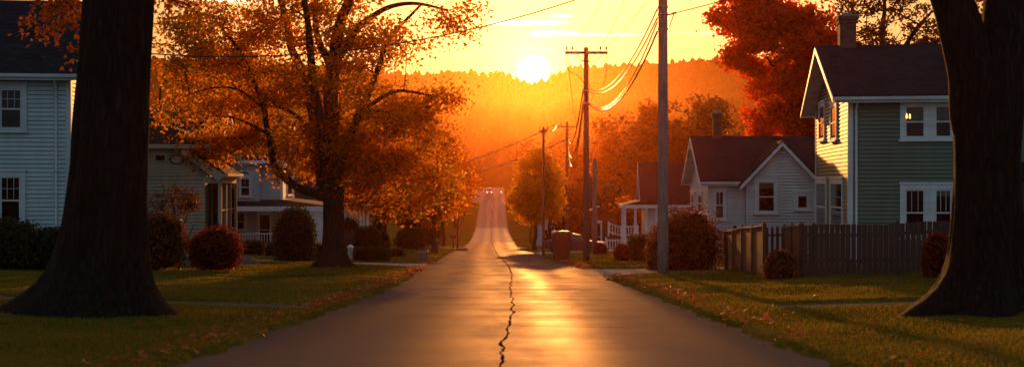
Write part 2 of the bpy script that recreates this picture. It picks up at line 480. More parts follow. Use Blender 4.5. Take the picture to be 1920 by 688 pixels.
# asphalt: wheel tracks along the road, patches across it, fine grain
def asphalt(name, c1, c2, rough=(.34, .52), tracks=True, sheen=.050):
    m, t, b, out = new_mat(name)
    tc = t.new('ShaderNodeTexCoord')
    mpa = t.new('ShaderNodeMapping'); mpa.inputs['Scale'].default_value = (.9, .22, 1)      # long smears
    t.link(tc.outputs['UV'], mpa.inputs[0])
    na = t.new('ShaderNodeTexNoise', i_Scale=1.0, i_Detail=5, i_Roughness=.6); t.link(mpa.outputs[0], na.inputs['Vector'])
    mpb = t.new('ShaderNodeMapping'); mpb.inputs['Scale'].default_value = (.16, .8, 1)     # bands across
    t.link(tc.outputs['UV'], mpb.inputs[0])
    nb = t.new('ShaderNodeTexNoise', i_Scale=1.0, i_Detail=4); t.link(mpb.outputs[0], nb.inputs['Vector'])
    ng = t.new('ShaderNodeTexNoise', i_Scale=55.0, i_Detail=4); t.link(tc.outputs['UV'], ng.inputs['Vector'])
    mix = t.math('ADD', t.math('MULTIPLY', na.outputs[0], .5), t.math('ADD', t.math('MULTIPLY', nb.outputs[0], .35), t.math('MULTIPLY', ng.outputs[0], .42)))
    if tracks:
        su = t.n.new('ShaderNodeSeparateXYZ'); t.link(tc.outputs['UV'], su.inputs[0])
        tr = t.math('COSINE', t.math('MULTIPLY', t.math('ABSOLUTE', su.outputs[0]), 2*math.pi/1.7))
        mix = t.math('ADD', mix, t.math('MULTIPLY', tr, .07))
    r = t.ramp(mix, [(.35, c1), (.75, c2)]); t.link(r.outputs[0], b.inputs['Base Color'])
    rr = t.new('ShaderNodeMapRange'); t.link(mix, rr.inputs[0]); rr.inputs[1].default_value = .35; rr.inputs[2].default_value = .75
    rr.inputs[3].default_value = rough[0]; rr.inputs[4].default_value = rough[1]; t.link(rr.outputs[0], b.inputs['Roughness'])
    b.inputs['Specular IOR Level'].default_value = 0
    hh = t.math('ADD', t.math('MULTIPLY', nb.outputs[0], 1.0), t.math('MULTIPLY', ng.outputs[0], .10))
    bp = t.new('ShaderNodeBump', i_Strength=.30, i_Distance=.03); t.link(hh, bp.inputs['Height']); t.link(bp.outputs[0], b.inputs['Normal'])
    # worn binder film: a weak sheen, patchy
    df = t.new('ShaderNodeBsdfDiffuse'); gl = t.new('ShaderNodeBsdfGlossy'); ms = t.new('ShaderNodeMixShader')
    t.link(r.outputs[0], df.inputs[0]); t.link(bp.outputs[0], df.inputs['Normal']); t.link(bp.outputs[0], gl.inputs['Normal']); t.link(rr.outputs[0], gl.inputs['Roughness'])
    gl.inputs[0].default_value = (1, .86, .74, 1)  # warm tint puts part of the road's orange gleam into the gloss colour
    gf = t.new('ShaderNodeMapRange'); t.link(mix, gf.inputs[0]); gf.inputs[1].default_value = .35; gf.inputs[2].default_value = .75; gf.inputs[3].default_value = sheen*1.35; gf.inputs[4].default_value = sheen*.65
    t.link(gf.outputs[0], ms.inputs[0]); t.link(df.outputs[0], ms.inputs[1]); t.link(gl.outputs[0], ms.inputs[2]); t.link(ms.outputs[0], out.inputs[0])
    return m
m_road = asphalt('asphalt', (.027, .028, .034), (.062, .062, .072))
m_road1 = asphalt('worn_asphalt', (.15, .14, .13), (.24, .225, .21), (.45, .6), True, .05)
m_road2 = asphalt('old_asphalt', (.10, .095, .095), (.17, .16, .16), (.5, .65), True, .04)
m_conc = asphalt('concrete_paving', (.20, .185, .17), (.34, .32, .30), (.5, .7), False, .04)

sub_sheet('ground', np.ones(len(quads), bool), zg(XX, YY), m_lawn)
zp = zpave(XX, YY)
yq = YY.ravel()[quads].mean(1); uq = UU.ravel()[quads].mean(1); sq = S.ravel()[quads].min(1); uqm = np.abs(UU.ravel()[quads]).max(1)
near = np.abs(uq) < 3.5
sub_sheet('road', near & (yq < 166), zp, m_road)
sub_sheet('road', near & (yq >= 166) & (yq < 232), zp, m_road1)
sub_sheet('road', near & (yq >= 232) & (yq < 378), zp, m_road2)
xq = XX.ravel()[quads].mean(1)
drv = np.zeros(len(quads), bool)
for q in DRIVES: drv |= sd_box(xq, yq, *q) < 4.5
sub_sheet('driveway', ~near & drv & (sq < .5) & (yq < 240), zp, m_conc)
sub_sheet('cross_street', ~near & drv & (sq < .5) & (yq >= 240), zp, m_road2)
sub_sheet('side_track', ~near & ~drv & (sq < .5) & (yq >= 240), zp, m_road2)
wk = np.zeros(len(quads), bool)
for q in WALKS: wk |= sd_box(xq, yq, *q) < .6
m_path = asphalt('path_paving', (.07, .065, .06), (.13, .12, .11), (.5, .7), False, .02)
sub_sheet('footpath', ~near & ~drv & wk & (sq < .3), zp, m_path)

# long crack down the middle of the road
def ribbon(name, pts, wid, mat, lift):
    v = []; f = []
    for i, (x, y) in enumerate(pts):
        ww = wid(i)
        for s in (-1, 1):
            xx = x + s*ww; v.append((xx, y, float(zpave(xx, y)) + lift))
        if i: f.append((2*i-2, 2*i-1, 2*i+1, 2*i))
    o = np_mesh(name, v, f, mat); return tag(o, kind='structure')
m_crack = noisy('crack_dirt', (.003, .003, .003), (.010, .009, .007), scale=6, rough=1, spec=0)
ck = [hit(px, py) for px, py in ((936,740),(941,688),(944,655),(957,608),(962,575),(957,545),(960,520),(955,503),(944,490),(932,478),(926,465),(922,456),(921.5,445),(921,433))]
cp = []
for a, c in zip(ck[:-1], ck[1:]):
    n = max(3, int((c-a).length/.16))
    for k in range(n):
        q = a.lerp(c, k/n); j = mnoise.noise(Vector((q.y*.8, 0, 3)))*.075 + mnoise.noise(Vector((q.y*2.9, 7, 3)))*.03 + random.uniform(-.014, .014)
        cp.append((q.x + j, q.y))
cw = [(.008 + .034*max(0, mnoise.noise(Vector((p[1]*1.9, 1, 9)))) + .018*abs(mnoise.noise(Vector((p[1]*7.3, 5, 9)))))*(1 if p[1] < 45 else 1.6) for p in cp]
ribbon('road_crack', cp, lambda i: cw[i], m_crack, .005)
for (xa, ya, xb, yb, ww) in ((.1, 17.2, 1.7, 16.9, .006), (-.1, 26, -2.1, 26.5, .009), (.1, 33, 1.9, 33.3, .010)):
    pts = [(xa + (xb-xa)*k/40, ya + (yb-ya)*k/40 + mnoise.noise(Vector((k*.4, ya, 0)))*.12) for k in range(41)]
    # ribbon across the road: widen along y
    v = []; f = []
    for i, (x, y) in enumerate(pts):
        for s in (-1, 1): v.append((x, y + s*ww*2.2, float(zpave(x, y + s*ww*2.2)) + .005))
        if i: f.append((2*i-2, 2*i, 2*i+1, 2*i-1))
    tag(np_mesh('road_crack', v, f, m_crack), kind='structure')

# ------------------------------------------------------------------ hills
RIDGE = hermite([-3000, 0, 330, 600, 820, 870, 905, 950, 975, 1000, 1025, 1050, 1130, 1200, 1270, 1340, 1450, 1920, 5000],
                [70, 100, 114, 128, 141, 137, 145, 144, 153, 160, 153, 139, 127, 124, 119, 114, 117, 128, 100])  # includes an added notch under the sun so its whole disc shows
HD = 2450.0
def hz_h(x, y):
    px = 960 + F*np.asarray(x)/np.asarray(y)
    top = CZ + (HZ - RIDGE(px))/F*HD
    tt = np.clip((y-400)/(HD-400), 0, 1.0)
    s = tt**1.25
    h = (zr(420)-.2)*(1-s) + top*s
    n = 9*np.sin(x*.013+1)*np.sin(y*.006) + 6*np.sin(x*.031+y*.017)
    h = h + n*np.clip((y-600)/500, 0, 1)*np.clip((HD-80-y)/500, 0, 1)
    return h - np.clip(y-HD, 0, 1e9)*.35
hx = np.linspace(-1, 1, 260); hy = np.concatenate([np.linspace(400, HD, 110), [HD+150, HD+500]])
HX, HY = np.meshgrid(hx, hy); HX = HX*(HY*.62+60)
HZz = hz_h(HX, HY)
n2r, n2c = HX.shape; i2 = np.arange(n2r*n2c).reshape(n2r, n2c)
q2 = np.stack([i2[:-1,:-1], i2[:-1,1:], i2[1:,1:], i2[1:,:-1]], -1).reshape(-1, 4)
m_hill = noisy('forest_floor', (.02, .018, .008), (.05, .035, .012), scale=.02, rough=1, spec=0)
hills = np_mesh('hills', np.stack([HX, HY, HZz], -1).reshape(-1, 3), q2, m_hill, None, True); tag(hills, kind='structure')
# ------------------------------------------------------------------ vegetation
def rand_unit(n, r):
    v = r.normal(size=(n, 3)); return v / np.linalg.norm(v, axis=1, keepdims=True)

def leaf_cards(c, size, r, flat=.35, elong=1.35, pts=4):
    """kite-shaped leaf faces, folded a little along the midrib; c: (N,3) centres"""
    n = len(c)
    a = rand_unit(n, r); a[:, 2] = a[:, 2]*.7 - .25; a /= np.linalg.norm(a, axis=1, keepdims=True)
    nrm = rand_unit(n, r); nrm[:, 2] += flat
    b = np.cross(nrm, a); b /= np.maximum(np.linalg.norm(b, axis=1, keepdims=True), 1e-6)
    nn = np.cross(a, b)
    s = (size * r.uniform(.6, 1.35, n))[:, None]
    base = c - a*s*.5*elong; tip = c + a*s*.5*elong
    mid = c + a*s*.08
    l = mid + b*s*.42 + nn*s*.10; q = mid - b*s*.42 + nn*s*.10
    v = np.stack([base, l, tip, q], 1).reshape(-1, 3)
    f = np.arange(n*4).reshape(n, 4)
    return v, f

def star_cards(c, size, r):
    """five-lobed maple leaves as a fan of three kites each"""
    n = len(c)
    a = rand_unit(n, r); a[:, 2] = a[:, 2]*.6 - .35; a /= np.linalg.norm(a, axis=1, keepdims=True)
    nrm = rand_unit(n, r); b = np.cross(nrm, a); b /= np.maximum(np.linalg.norm(b, axis=1, keepdims=True), 1e-6)
    nn = np.cross(a, b); s = (size * r.uniform(.65, 1.3, n))[:, None]
    V = []; 
    for ang, ln in ((0, 1.0), (.95, .78), (-.95, .78)):
        d = a*math.cos(ang) + b*math.sin(ang); e = -a*math.sin(ang) + b*math.cos(ang)
        bend = nn*(.12 if ang else 0)
        V += [c - a*s*.15, c + d*s*.32*ln + e*s*.2*ln, c + (d + bend)*s*.78*ln, c + d*s*.32*ln - e*s*.2*ln]
    v = np.stack(V, 1).reshape(-1, 3)
    k = np.arange(n*12).reshape(n*3, 4)
    return v, k

def tube_np(segs, n=5):
    """segs: list of (p0,p1,r0,r1) -> verts, quads"""
    if not segs: return np.zeros((0, 3)), np.zeros((0, 4), int)
    p0 = np.array([s[0] for s in segs]); p1 = np.array([s[1] for s in segs]); r0 = np.array([s[2] for s in segs]); r1 = np.array([s[3] for s in segs])
    t = p1-p0; L = np.maximum(np.linalg.norm(t, axis=1, keepdims=True), 1e-6); t = t/L
    h = np.where(np.abs(t[:, :1]) < .8, np.array([[1., 0, 0]]), np.array([[0, 1., 0]]))
    u = np.cross(t, h); u /= np.linalg.norm(u, axis=1, keepdims=True); w_ = np.cross(t, u)
    V = []
    for p, rr, e in ((p0, r0, -.3), (p1, r1, .3)):
        for j in range(n):
            an = 2*math.pi*j/n
            V.append(p + t*rr[:, None]*e + (u*math.cos(an) + w_*math.sin(an))*rr[:, None])
    v = np.stack(V, 1).reshape(-1, 3)
    m = len(segs); base = np.arange(m)[:, None]*2*n
    f = np.concatenate([np.concatenate([base+j, base+(j+1) % n, base+n+(j+1) % n, base+n+j], 1) for j in range(n)], 0)
    return v, f

def smooth_path(pts, n):
    """catmull-rom through (x,y,z,r) rows"""
    p = np.array(pts, float); k = len(p); out = []
    for i in range(k-1):
        a, b_, c, d = p[max(i-1, 0)], p[i], p[i+1], p[min(i+2, k-1)]
        for j in range(n):
            t = j/n
            out.append(.5*((2*b_) + (-a+c)*t + (2*a-5*b_+4*c-d)*t*t + (-a+3*b_-3*c+d)*t**3))
    out.append(p[-1]); return np.array(out)

def grow_tree(name, label, cat, loc, limbs, crown, n_cl, leaf_size, per_cl, spread, lm, bm, seed, group=None,
              gap=.0, twig_r=.010, leaf_fn=leaf_cards, wiggle=.16, trunk_mb=None, core=None, step=.5, bare=0.0, squash=.7):
    """limbs: lists of (x,y,z,r) in local coords; crown: list of (cx,cy,cz,rx,ry,rz,weight) ellipsoids"""
    r = np.random.default_rng(seed)
    root = empty(name, loc, 0, label, cat, group)
    nodes = []; par = []; fixed = []
    mb = trunk_mb or MB()
    for li, L in enumerate(limbs):
        sp = smooth_path(L, 6)
        if li > 0 or trunk_mb is None:
            sp2 = sp.copy()
            for i in range(1, len(sp2)):      # gnarl
                q = mnoise.noise_vector(Vector(sp2[i, :3])*.8 + Vector((seed, 0, 0)))
                sp2[i, :3] += np.array(q)*min(.18, sp2[i, 3]*1.2)
            sp = sp2
            mb.tube([tuple(q[:3]) for q in sp], [float(q[3]) for q in sp], 12 if sp[0, 3] > .15 else 7, cap=True)
        prev = -1
        for q in sp:
            nodes.append(q[:3]); par.append(prev); fixed.append(q[3]); prev = len(nodes)-1
    nodes = [np.array(q, float) for q in nodes]
    wts = np.array([c[6] for c in crown], float); wts /= wts.sum()
    pts = []
    tries = 0
    while len(pts) < n_cl and tries < n_cl*30:
        tries += 1
        c = crown[r.choice(len(crown), p=wts)]
        d = rand_unit(1, r)[0]*r.uniform(.12, 1.0)**.45
        p = np.array([c[0]+d[0]*c[3], c[1]+d[1]*c[4], c[2]+d[2]*c[5]])
        if gap and mnoise.noise(Vector(p*(.9 if gap < 1 else .5)) + Vector((seed*3.1, 0, 0))) < gap - .6 + .0: continue
        pts.append(p)
    pts = np.array(pts)
    axis = np.array(nodes)
    dist = np.array([np.min(np.linalg.norm(axis - p, axis=1)) for p in pts])
    order = np.argsort(dist)
    N = np.zeros((len(nodes) + n_cl*12, 3)); N[:len(nodes)] = nodes; cnt = len(nodes)
    tips = []
    zroot = nodes[0][2]
    trunk_z = limbs[0][-1][2]
    for k in order:
        p = pts[k]
        D = N[:cnt] - p
        dd = np.linalg.norm(D, axis=1)
        cost = dd + .55*np.maximum(D[:, 2] + .25*dd, 0)          # prefer growing outward and up
        i = int(np.argmin(cost)); q = N[i]; m = max(1, int(dd[i]/step)); prev = i
        side = rand_unit(1, r)[0]*wiggle*dd[i]
        for j in range(1, m+1):
            tt = j/m
            s = q*(1-tt) + p*tt + side*math.sin(math.pi*tt) + np.array([0, 0, .12*dd[i]*math.sin(math.pi*tt)])
            if cnt >= len(N): break
            N[cnt] = s; par.append(prev); fixed.append(0); prev = cnt; cnt += 1
        tips.append(prev)
    # pipe-model radii
    acc = np.zeros(cnt)
    for tp in tips: acc[tp] += twig_r**2.2
    for i in range(cnt-1, -1, -1):
        if par[i] >= 0: acc[par[i]] += acc[i]
    rad = np.maximum(acc, twig_r**2.2)**(1/2.2)
    segs = []
    for i in range(cnt):
        if fixed[i] == 0 and par[i] >= 0:
            r0 = rad[par[i]] if fixed[par[i]] == 0 else min(rad[i]*1.15, fixed[par[i]])
            segs.append((N[par[i]], N[i], min(r0, rad[i]*1.6), rad[i]))
    tv, tf = tube_np(segs, 5)
    base = len(mb.v)
    V = np.concatenate([np.array(mb.v, float).reshape(-1, 3), tv]) if len(tv) else np.array(mb.v)
    me = bpy.data.meshes.new('trunk'); me.from_pydata(V.tolist(), [], mb.f + (tf + base).tolist()); me.update()
    link_mesh('trunk', me, bm, root, True)
    # leaves
    tp = N[[t_ for t_ in tips]]
    if bare: tp = tp[r.random(len(tp)) > bare]
    sizes = r.uniform(.6, 1.5, len(tp))
    cnts = r.poisson(per_cl*sizes**2)
    C = np.repeat(tp, cnts, axis=0); sc_ = np.repeat(sizes, cnts)[:, None]
    C = C + r.normal(size=C.shape)*spread*sc_*np.array([1, 1, squash])
    if len(C):
        v, f = leaf_fn(C, leaf_size, r)
        np_mesh('crown', v, f, lm, root)
    return root

def bush(name, label, cat, loc, rx, ry, rz, n, leaf, lm, core_m, seed, shape='round', group=None, rough=.12, lean=0.0, stems=False):
    """clipped or loose shrub: dark inner mass plus leaf faces through its outer shell; the base is at loc"""
    r = np.random.default_rng(seed)
    root = empty(name, loc, 0, label, cat, group)
    def surf(d):      # d unit vectors -> surface points
        x, y, z = d[:, 0], d[:, 1], d[:, 2]
        if shape == 'box':
            k = 1/np.power(np.abs(x)**5 + np.abs(y)**5 + np.abs(z)**5, 1/5)
        elif shape == 'dome':
            k = 1/np.power(np.abs(x)**2.4 + np.abs(y)**2.4 + np.where(z > 0, np.abs(z)**2.2, np.abs(z)**6), 1/2.4)
        elif shape == 'cone':
            k = 1/np.power(np.hypot(x, y)**1.5*np.where(z > 0, 1, .9) + np.where(z > 0, np.abs(z)**1.5, np.abs(z)**5), 1/1.5)
        else: k = np.ones(len(x))
        p = d*k[:, None]
        nz = np.array([mnoise.noise(Vector(q)*2.1 + Vector((seed, 1, 2))) + .5*mnoise.noise(Vector(q)*5 + Vector((seed, 4, 2))) for q in p])
        p = p*(1 + 1.45*rough*nz)[:, None]
        p = p*np.array([rx, ry, rz/2]) + np.array([0, 0, rz/2])
        p[:, 0] += lean*p[:, 2]
        return p
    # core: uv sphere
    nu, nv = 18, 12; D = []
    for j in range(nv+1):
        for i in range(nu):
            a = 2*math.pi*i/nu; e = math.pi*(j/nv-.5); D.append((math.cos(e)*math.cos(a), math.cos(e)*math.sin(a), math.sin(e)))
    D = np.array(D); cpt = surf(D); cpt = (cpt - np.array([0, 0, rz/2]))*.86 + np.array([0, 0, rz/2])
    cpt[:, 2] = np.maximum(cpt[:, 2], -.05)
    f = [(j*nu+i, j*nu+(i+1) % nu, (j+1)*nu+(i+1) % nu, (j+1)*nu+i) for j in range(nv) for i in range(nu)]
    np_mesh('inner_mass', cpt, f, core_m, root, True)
    d = rand_unit(n, r); d = d[d[:, 2] > -.85]
    sp = surf(d); q = np.where(r.random(len(sp)) < (.14 if rough > .07 else .03), r.uniform(1.0, 1.16, len(sp)), r.uniform(.80, 1.05, len(sp)))[:, None]
    cc = np.array([0, 0, rz/2]); pp = (sp-cc)*q + cc
    pp = pp[pp[:, 2] > 0]
    v, ff = leaf_cards(pp, leaf, r, flat=.2)
    np_mesh('foliage', v, ff, lm, root)
    return root

def big_trunk(base_r, prof, lobes, amp, n=40, seed=0, flare_h=.9, lean=(0, 0)):
    """flared trunk with root buttresses; prof: (z, r) list; the surface dips 0.3 m below ground"""
    mb = MB(); r = random.Random(seed); ph = [r.uniform(0, 6.28) for _ in range(4)]
    zz = []
    for (z0, r0), (z1, r1) in zip(prof[:-1], prof[1:]):
        k = max(2, int((z1-z0)/.12))
        for i in range(k): zz.append((z0+(z1-z0)*i/k, r0+(r1-r0)*i/k))
    zz.append(prof[-1])
    for z, rr in zz:
        e = math.exp(-max(z, 0)/flare_h)
        for j in range(n):
            a = 2*math.pi*j/n
            lob = sum(max(0, math.cos(a - l))**11*h for l, h in lobes)
            e2 = math.exp(-max(z, 0)/.42)
            q = rr*(1 + amp*lob*(e2*1.05 + .10*e*e) + .04*math.sin(3*a+ph[0]+z*.3) + .03*math.sin(7*a+ph[1]-z*.5) + .05*mnoise.noise(Vector((math.cos(a)*1.5, math.sin(a)*1.5, z*.7+seed))))
            q += rr*(.022*math.sin(11*a+ph[2]+z*.8) + .014*math.sin(17*a+ph[3]-z*1.1))
            q += .03*mnoise.noise(Vector((math.cos(a)*9, math.sin(a)*9, z*.9+seed*2)))
            mb.v.append((q*math.cos(a)+lean[0]*max(z, 0), q*math.sin(a)+lean[1]*max(z, 0), z))
    m = len(zz)
    for i in range(m-1):
        for j in range(n): mb.f.append((i*n+j, i*n+(j+1) % n, (i+1)*n+(j+1) % n, (i+1)*n+j))
    mb.f.append(tuple((m-1)*n + j for j in range(n)))
    return mb

bark_dark = bark_mat('bark_dark', (.011, .007, .005), (.05, .031, .02), 9, 1.0)
bark_mid = bark_mat('bark_brown', (.02, .012, .008), (.085, .05, .03), 7, .8)
bark_thin = noisy('bark_twig', (.02, .012, .008), (.06, .035, .022), scale=4, rough=.9)
lm_maple = leaf_mat('leaves_maple', [(.08, .065, .010), (.17, .10, .014), (.34, .14, .015), (.52, .18, .02)], .8, .22, 2.8)
lm_orange = leaf_mat('leaves_orange', [(.10, .035, .006), (.22, .065, .008), (.46, .15, .016)], .75, .5, 2.8)
lm_yellow = leaf_mat('leaves_yellow', [(.19, .10, .010), (.36, .19, .016), (.52, .32, .03)], .68, .6, 2.6)
lm_red = leaf_mat('leaves_red', [(.16, .022, .008), (.42, .062, .012), (.66, .13, .02)], .6, .3, 2.6)
lm_brown = leaf_mat('leaves_brown', [(.05, .022, .007), (.12, .045, .010), (.20, .07, .015)], .5, .3)
lm_green = leaf_mat('leaves_green', [(.012, .02, .005), (.024, .038, .009), (.045, .06, .014)], .35, .6)
lm_olive = leaf_mat('leaves_olive', [(.03, .035, .008), (.06, .06, .012), (.11, .085, .015)], .45, .4)
lm_redbush = leaf_mat('leaves_red_shrub', [(.07, .013, .008), (.19, .032, .012), (.34, .065, .016)], .4, .9)
lm_brownbush = leaf_mat('leaves_brown_shrub', [(.06, .026, .012), (.15, .055, .02), (.26, .10, .03)], .4, .9)
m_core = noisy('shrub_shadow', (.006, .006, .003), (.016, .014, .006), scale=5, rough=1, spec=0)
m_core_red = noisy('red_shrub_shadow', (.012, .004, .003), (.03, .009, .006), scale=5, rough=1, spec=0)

# the big maple in the left lawn, nearest the camera; its crown starts above the picture
g = G(186, 17.5)
lob = [(-.35, 1.05), (-2.75, 1.0), (3.5, .7), (-1.25, .65), (-1.95, .5), (1.2, .7), (2.2, .6)]
tk = big_trunk(.6, [(-.3, .98), (0, .70), (.35, .65), (.8, .61), (1.5, .57), (2.4, .535), (3.6, .50), (4.6, .49), (5.4, .48), (6.4, .42)], lob, .8, 80, 3, .75, (.065, 0))
big_l = grow_tree('maple_tree', 'huge dark maple trunk with flaring roots on the left lawn by the clapboard house', 'tree', g,
    [[(0, 0, 0, .9), (.2, 0, 3, .5), (.4, 0, 6.2, .42)], [(0, 0, 5.2, .34), (-1.6, .6, 6.8, .26), (-3.6, 1.2, 8.2, .16)], [(0, 0, 5.6, .34), (1.3, -.4, 7.5, .24), (2.6, -.6, 9.4, .14)],
     [(0, 0, 6, .36), (-.2, -.9, 8, .26), (-.4, -1.8, 10.2, .15)], [(0, 0, 5.0, .16), (-.9, 1.4, 5.8, .10), (-1.5, 3.2, 5.4, .05)]],
    [(0, 0, 9.2, 5.2, 5, 3.2, 5), (-2.4, 1.5, 7.9, 2.4, 2, 1.2, .7)], 190, .15, 46, .36, lm_brown, bark_dark, 11, leaf_fn=star_cards, trunk_mb=tk)
# the drooping sprays beside the trunk
def spray(root, anchor, pts, n, seed, mat, spread=.15, size=.095):
    r = np.random.default_rng(seed); segs = []; C = []
    for p in pts:
        p = np.array(p); a = np.array(anchor); prev = a
        for j in range(1, 7):
            t_ = j/6; q = a*(1-t_)+p*t_ + np.array([0, 0, .25*math.sin(math.pi*t_)]) + r.normal(size=3)*.03
            segs.append((prev, q, .022*(1-t_)+.006, .022*(1-t_)+.004)); prev = q
            if j > 2: C.append(q + r.normal(size=(n, 3))*spread)
    v, f = tube_np(segs, 5); np_mesh('branch', v, f, bark_thin, root, True)
    v, f = star_cards(np.concatenate(C), size, r); np_mesh('leaf_spray', v, f, mat, root)
def loc_px(root, px, py, d):
    q = P(px, py, d) - root.location; return (q.x, q.y, q.z)
spray(big_l, (-1.2, 1.5, 5.7), [loc_px(big_l, *q) for q in ((95, 62, 19), (140, 95, 18.6), (118, 20, 18.8), (60, 55, 19), (150, 40, 18.5), (80, 8, 19))], 40, 5, lm_orange)
spray(big_l, (1.0, 1.5, 5.7), [loc_px(big_l, *q) for q in ((330, 18, 19), (300, 12, 18.6), (365, 5, 18.8))], 46, 6, lm_orange)

# the forked maple in the right lawn
g = G(1848, 17.3)
lob = [(-2.9, 1.15), (-1.75, .7), (-.4, .95), (.8, .7), (2.2, .8)]
tk = big_trunk(.62, [(-.3, .86), (0, .64), (.35, .56), (.8, .505), (1.5, .465), (2.1, .445), (2.7, .47), (3.2, .52), (3.65, .50)], lob, .85, 80, 8, .75)
big_r = grow_tree('maple_tree', 'huge dark maple trunk forking in two near its top on the right lawn', 'tree', g,
    [[(0, 0, 0, .9), (0, 0, 3, .52), (0, 0, 4.0, .48)], [(-.10, 0, 2.7, .36), (-.17, 0, 3.3, .37), (-.30, .01, 3.8, .345), (-.52, .04, 4.55, .30), (-.85, .06, 5.5, .27), (-1.4, .1, 7.2, .23), (-2.4, .2, 9, .16)],
     [(.10, 0, 2.7, .36), (.15, 0, 3.3, .37), (.24, 0, 3.8, .345), (.38, 0, 4.55, .315), (.65, 0, 5.6, .29), (1.0, 0, 6.8, .26), (1.8, -.2, 9, .18)], [(-1, .1, 6.5, .2), (-1.2, -1.2, 8, .14), (-1.2, -2.6, 9.4, .08)]],
    [(-.2, -.3, 9.4, 5, 5, 2.7, 5)], 170, .15, 46, .36, lm_brown, bark_dark, 12, leaf_fn=star_cards, trunk_mb=tk)

# the spreading maple over the left verge; limbs read off the photograph, built at their own depth
D_M = 46.0
g = G(625, D_M)
def L(*q):  # px, py, dy, r
    out = []
    for px, py, dy, rr in q:
        p = P(px, py, D_M+dy) - g; out.append((p.x, dy, p.z, rr))
    return out
tk = big_trunk(.45, [(-.3, .74), (0, .66), (.4, .51), (.9, .44), (1.8, .40), (2.7, .41), (3.2, .42)], [(-.2, .9), (3.3, .9), (-1.6, .6), (1.4, .5)], .55, 30, 21, .55)
limbs = [[(0, 0, 0, .7), (0, 0, 1.6, .46), (0, 0, 3.0, .44)],
  L((614, 372, 0, .40), (620, 300, .1, .33), (622, 220, .2, .30), (624, 130, .1, .27), (632, 60, -.1, .22), (660, -30, -.2, .17), (690, -110, 0, .10)),
  L((612, 370, 0, .22), (572, 355, -.3, .17), (520, 315, -.6, .14), (505, 270, -.8, .12), (488, 180, -1, .10), (455, 110, -1.2, .08), (415, 55, -1.3, .05)),
  L((606, 345, .1, .26), (592, 270, .6, .22), (578, 180, 1.0, .19), (545, 70, 1.3, .15), (520, -20, 1.5, .11), (490, -110, 1.6, .06)),
  L((616, 330, -.1, .22), (600, 240, -.6, .18), (585, 120, -1.2, .15), (572, 20, -1.6, .11), (560, -70, -1.8, .06)),
  L((624, 350, 0, .24), (645, 290, .4, .19), (672, 215, .7, .15), (700, 140, 1, .12), (735, 70, 1.2, .08), (790, 10, 1.4, .05)),
  L((630, 340, .1, .18), (655, 260, -.5, .14), (690, 200, -.9, .10), (745, 172, -1.2, .07), (820, 182, -1.3, .03)),
  L((626, 120, 0, .20), (650, 75, .3, .16), (690, 35, .5, .12), (760, 8, .7, .08), (840, 20, .8, .04)),
  L((622, 140, 0, .16), (600, 80, .2, .13), (590, 10, .3, .10), (600, -80, .3, .06)),
  L((490, 200, -1, .06), (450, 170, -1.2, .045), (400, 165, -1.4, .03), (350, 180, -1.4, .02)),
  L((500, 250, -.8, .06), (450, 225, -1, .045), (400, 215, -1.1, .03)),
  L((588, 250, .5, .10), (540, 205, 1.2, .07), (470, 190, 1.8, .045), (400, 120, 2.2, .03), (340, 80, 2.4, .02))]
def E(px, py, dy, rx, ry, dz, wt):   # crown mass from pixels: rx, ry in px
    p = P(px, py, D_M+dy) - g; k = D_M/F
    return (p.x, dy, p.z, rx*k, dz, ry*k, wt)
crown = [E(430, 90, 0, 140, 110, 3.0, 2.6), E(400, 235, 0, 110, 70, 2.4, 1.5), E(560, 80, 0, 150, 150, 3.4, 3), E(560, 250, .5, 130, 100, 2.8, 2.2), E(700, 110, .3, 110, 120, 2.8, 1.6),
         E(730, 250, .5, 120, 80, 2.6, 1.9), E(740, 345, .8, 110, 60, 2.4, 1.7), E(850, 30, .5, 45, 35, 1, .16), E(820, 190, 0, 55, 35, 1, .30), E(600, -110, 0, 200, 110, 3.2, 2.6), E(650, 320, .6, 85, 50, 2.2, .7), E(425, 268, .2, 55, 14, 1.4, .3)]
grow_tree('maple_tree', 'wide spreading maple with orange and olive leaves and a low left limb', 'tree', g, limbs, crown, 640, .115, 98, .33, lm_maple, bark_mid, 31, trunk_mb=tk, gap=.42, squash=.6, twig_r=.011)

